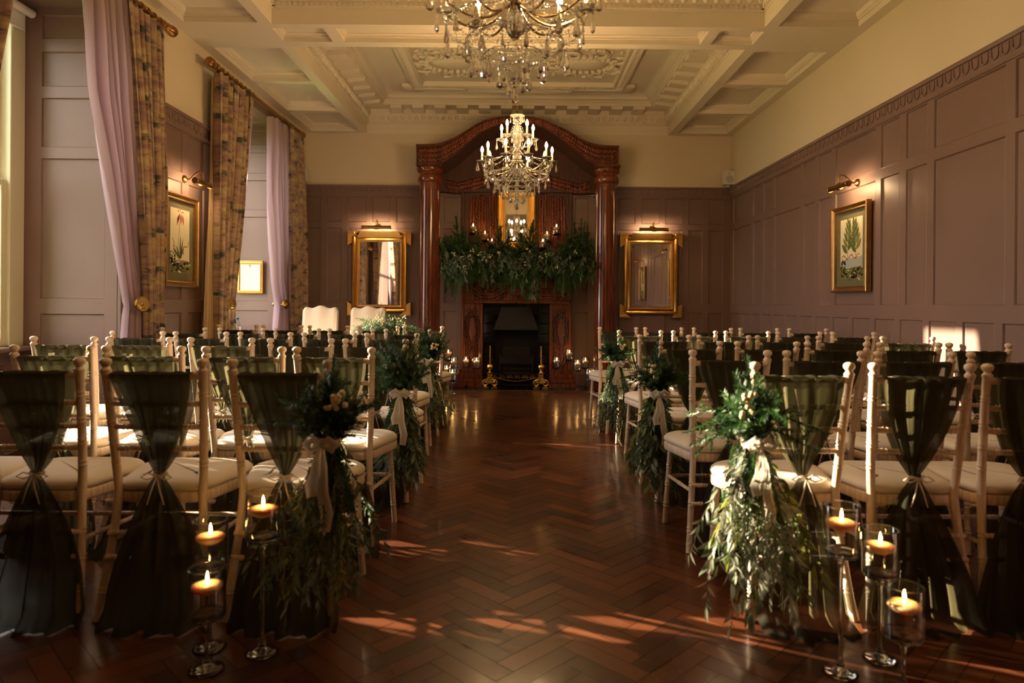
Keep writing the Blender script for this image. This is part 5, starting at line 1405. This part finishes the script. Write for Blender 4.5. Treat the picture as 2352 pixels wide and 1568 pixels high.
s.add(vs, [(j*nu+i, j*nu+(i+1) % nu, (j+1)*nu+(i+1) % nu, (j+1)*nu+i) for j in range(3) for i in range(nu)]+[tuple(range(nu))])
t_ = s.build('tablecloth', FROSTW, None, 40, (-1.95, 7.02, 0)); tag(t_, 'white linen cloth draped over the signing table', 'tablecloth')

def table_flowers():
    random.seed(21); c = W(885, 745, 7.0)
    o = empty('table_arrangement', (c.x, 7.02, .753), 'low arrangement of blue-green fir and cream berries on the signing table', 'flowers')
    fr = MB(); fb = MB(); st = MB(); eu = MB(); be = MB(); ce = MB()
    for i in range(60):
        a = R(0, 2*pi); f = R(.2, 1); d = Vector((cos(a)*f*1.3, sin(a)*f*.5, R(.25, 1.0)*(1.1-f*.6))); fir_sprig(fb if i % 2 else fr, st, Vector((R(-.14, .14), R(-.05, .05), .05)), d, R(.16, .27), .026, 330, 5, .03, .0022)
    for i in range(16): a = R(-1, 1); cedar_frond(ce, Vector((a*.1, R(-.05, .05), .08)), Vector((a*1.2, R(-.4, .4), .5)), R(.2, .34), .10, .004)
    for i in range(18): a = R(0, 2*pi); euc_branch(eu, st, Vector((R(-.1, .1), R(-.05, .05), .1)), Vector((cos(a), sin(a)*.5, .6)), R(.2, .32), .055, .012, 14, .10)
    for i in range(18):
        q = Vector((R(-.22, .22), R(-.12, .0), R(.16, .27)))
        be = MB()
        for _ in range(4): be.ball(q+Vector((R(-.02, .02), R(-.01, .01), R(-.02, .02))), .008, 6, 4)
        be.build('berry_cluster', BERRY, o, 'all')
    s = MB(); s.lathe([(.07, 0), (.09, .01), (.10, .08), (.09, .09)], 18); s.build('bowl', WHITE, o, True)
    fr.build('fir_sprigs', FIR, o); fb.build('pale_fir_sprigs', FIRB, o); st.build('stems', STEM, o); eu.build('eucalyptus_leaves', EUC, o); ce.build('cedar_fronds', CEDAR, o)
table_flowers()
p = W(545.5, 740, 6.95)
o = empty('water_bottle', (p.x, 6.95, .753), 'small clear plastic water bottle with a blue cap on the signing table', 'bottle')
s = MB(); s.lathe([(.0, 0), (.028, .001), (.031, .008), (.029, .03), (.031, .05), (.031, .13), (.029, .15), (.022, .175), (.013, .195), (.0125, .21)], 20, cap=False); s.build('bottle_body', thin_glass('bottle_plastic', (.93, .96, 1), 2.0, .05), o, 'all')
s = MB(); s.lathe([(.0315, .085), (.0315, .135)], 20, cap=False); s.build('bottle_label', mat('pale_bottle_label', (.55, .72, .75), .5), o, 'all')
s = MB()
for a0, a1, z0, z1 in ((-1.3, -.6, .095, .125),): s.add([(cos(a)*.0319, sin(a)*.0319, z) for z in (z0, z1) for a in np.linspace(a0, a1, 6)], [(i, i+1, 7+i, 6+i) for i in range(5)])
s.build('red_patch', mat('red_ink', (.7, .10, .10), .5), o)
s = MB(); s.lathe([(.0145, .207), (.0145, .224), (.013, .226), (0, .226)], 16); s.build('cap', mat('blue_cap', (.02, .12, .55), .4), o, True)
p = W(530, 745, 6.85); s = MB(); vs = [(0, 0, 0), (.085, .02, 0)]
pts = [(0, 0), (.088, 0), (.075, .035), (.05, .062), (.022, .076), (0, .074)]
s.add([(x, 0, z) for x, z in pts]+[(x, .03*(1-z/.076), z) for x, z in pts], [tuple(range(6)), tuple(range(11, 5, -1))]+[(k, (k+1) % 6, 6+(k+1) % 6, 6+k) for k in range(6)])
c_ = s.build('place_card', WPAPER, None, False, (p.x-.04, 6.88, .92)); 
c_.location = (p.x-.03, 6.88, .753); c_.scale = (1.2, 1, 2.7); tag(c_, 'curved white folded card standing beside the water bottle', 'card')
# fallen leaf scraps on the parquet
for px, py, lab in ((1459, 1413, 'pale fallen leaf on bare parquet in the aisle'), (1695, 1403, 'green fallen leaf under the sunlit olive bundle')):
    u, v = unroll(px, py); Y = H*F/v; s = MB(); leaf(s, Vector((0, 0, .003)), Vector((1, .3, 0)), .022, .011, Vector((0, 0, 1)), 0); tag(s.build('fallen_leaf', EUC, None, False, (u/F*Y, Y, .002)), lab, 'leaf', 'leaf scraps on the parquet')
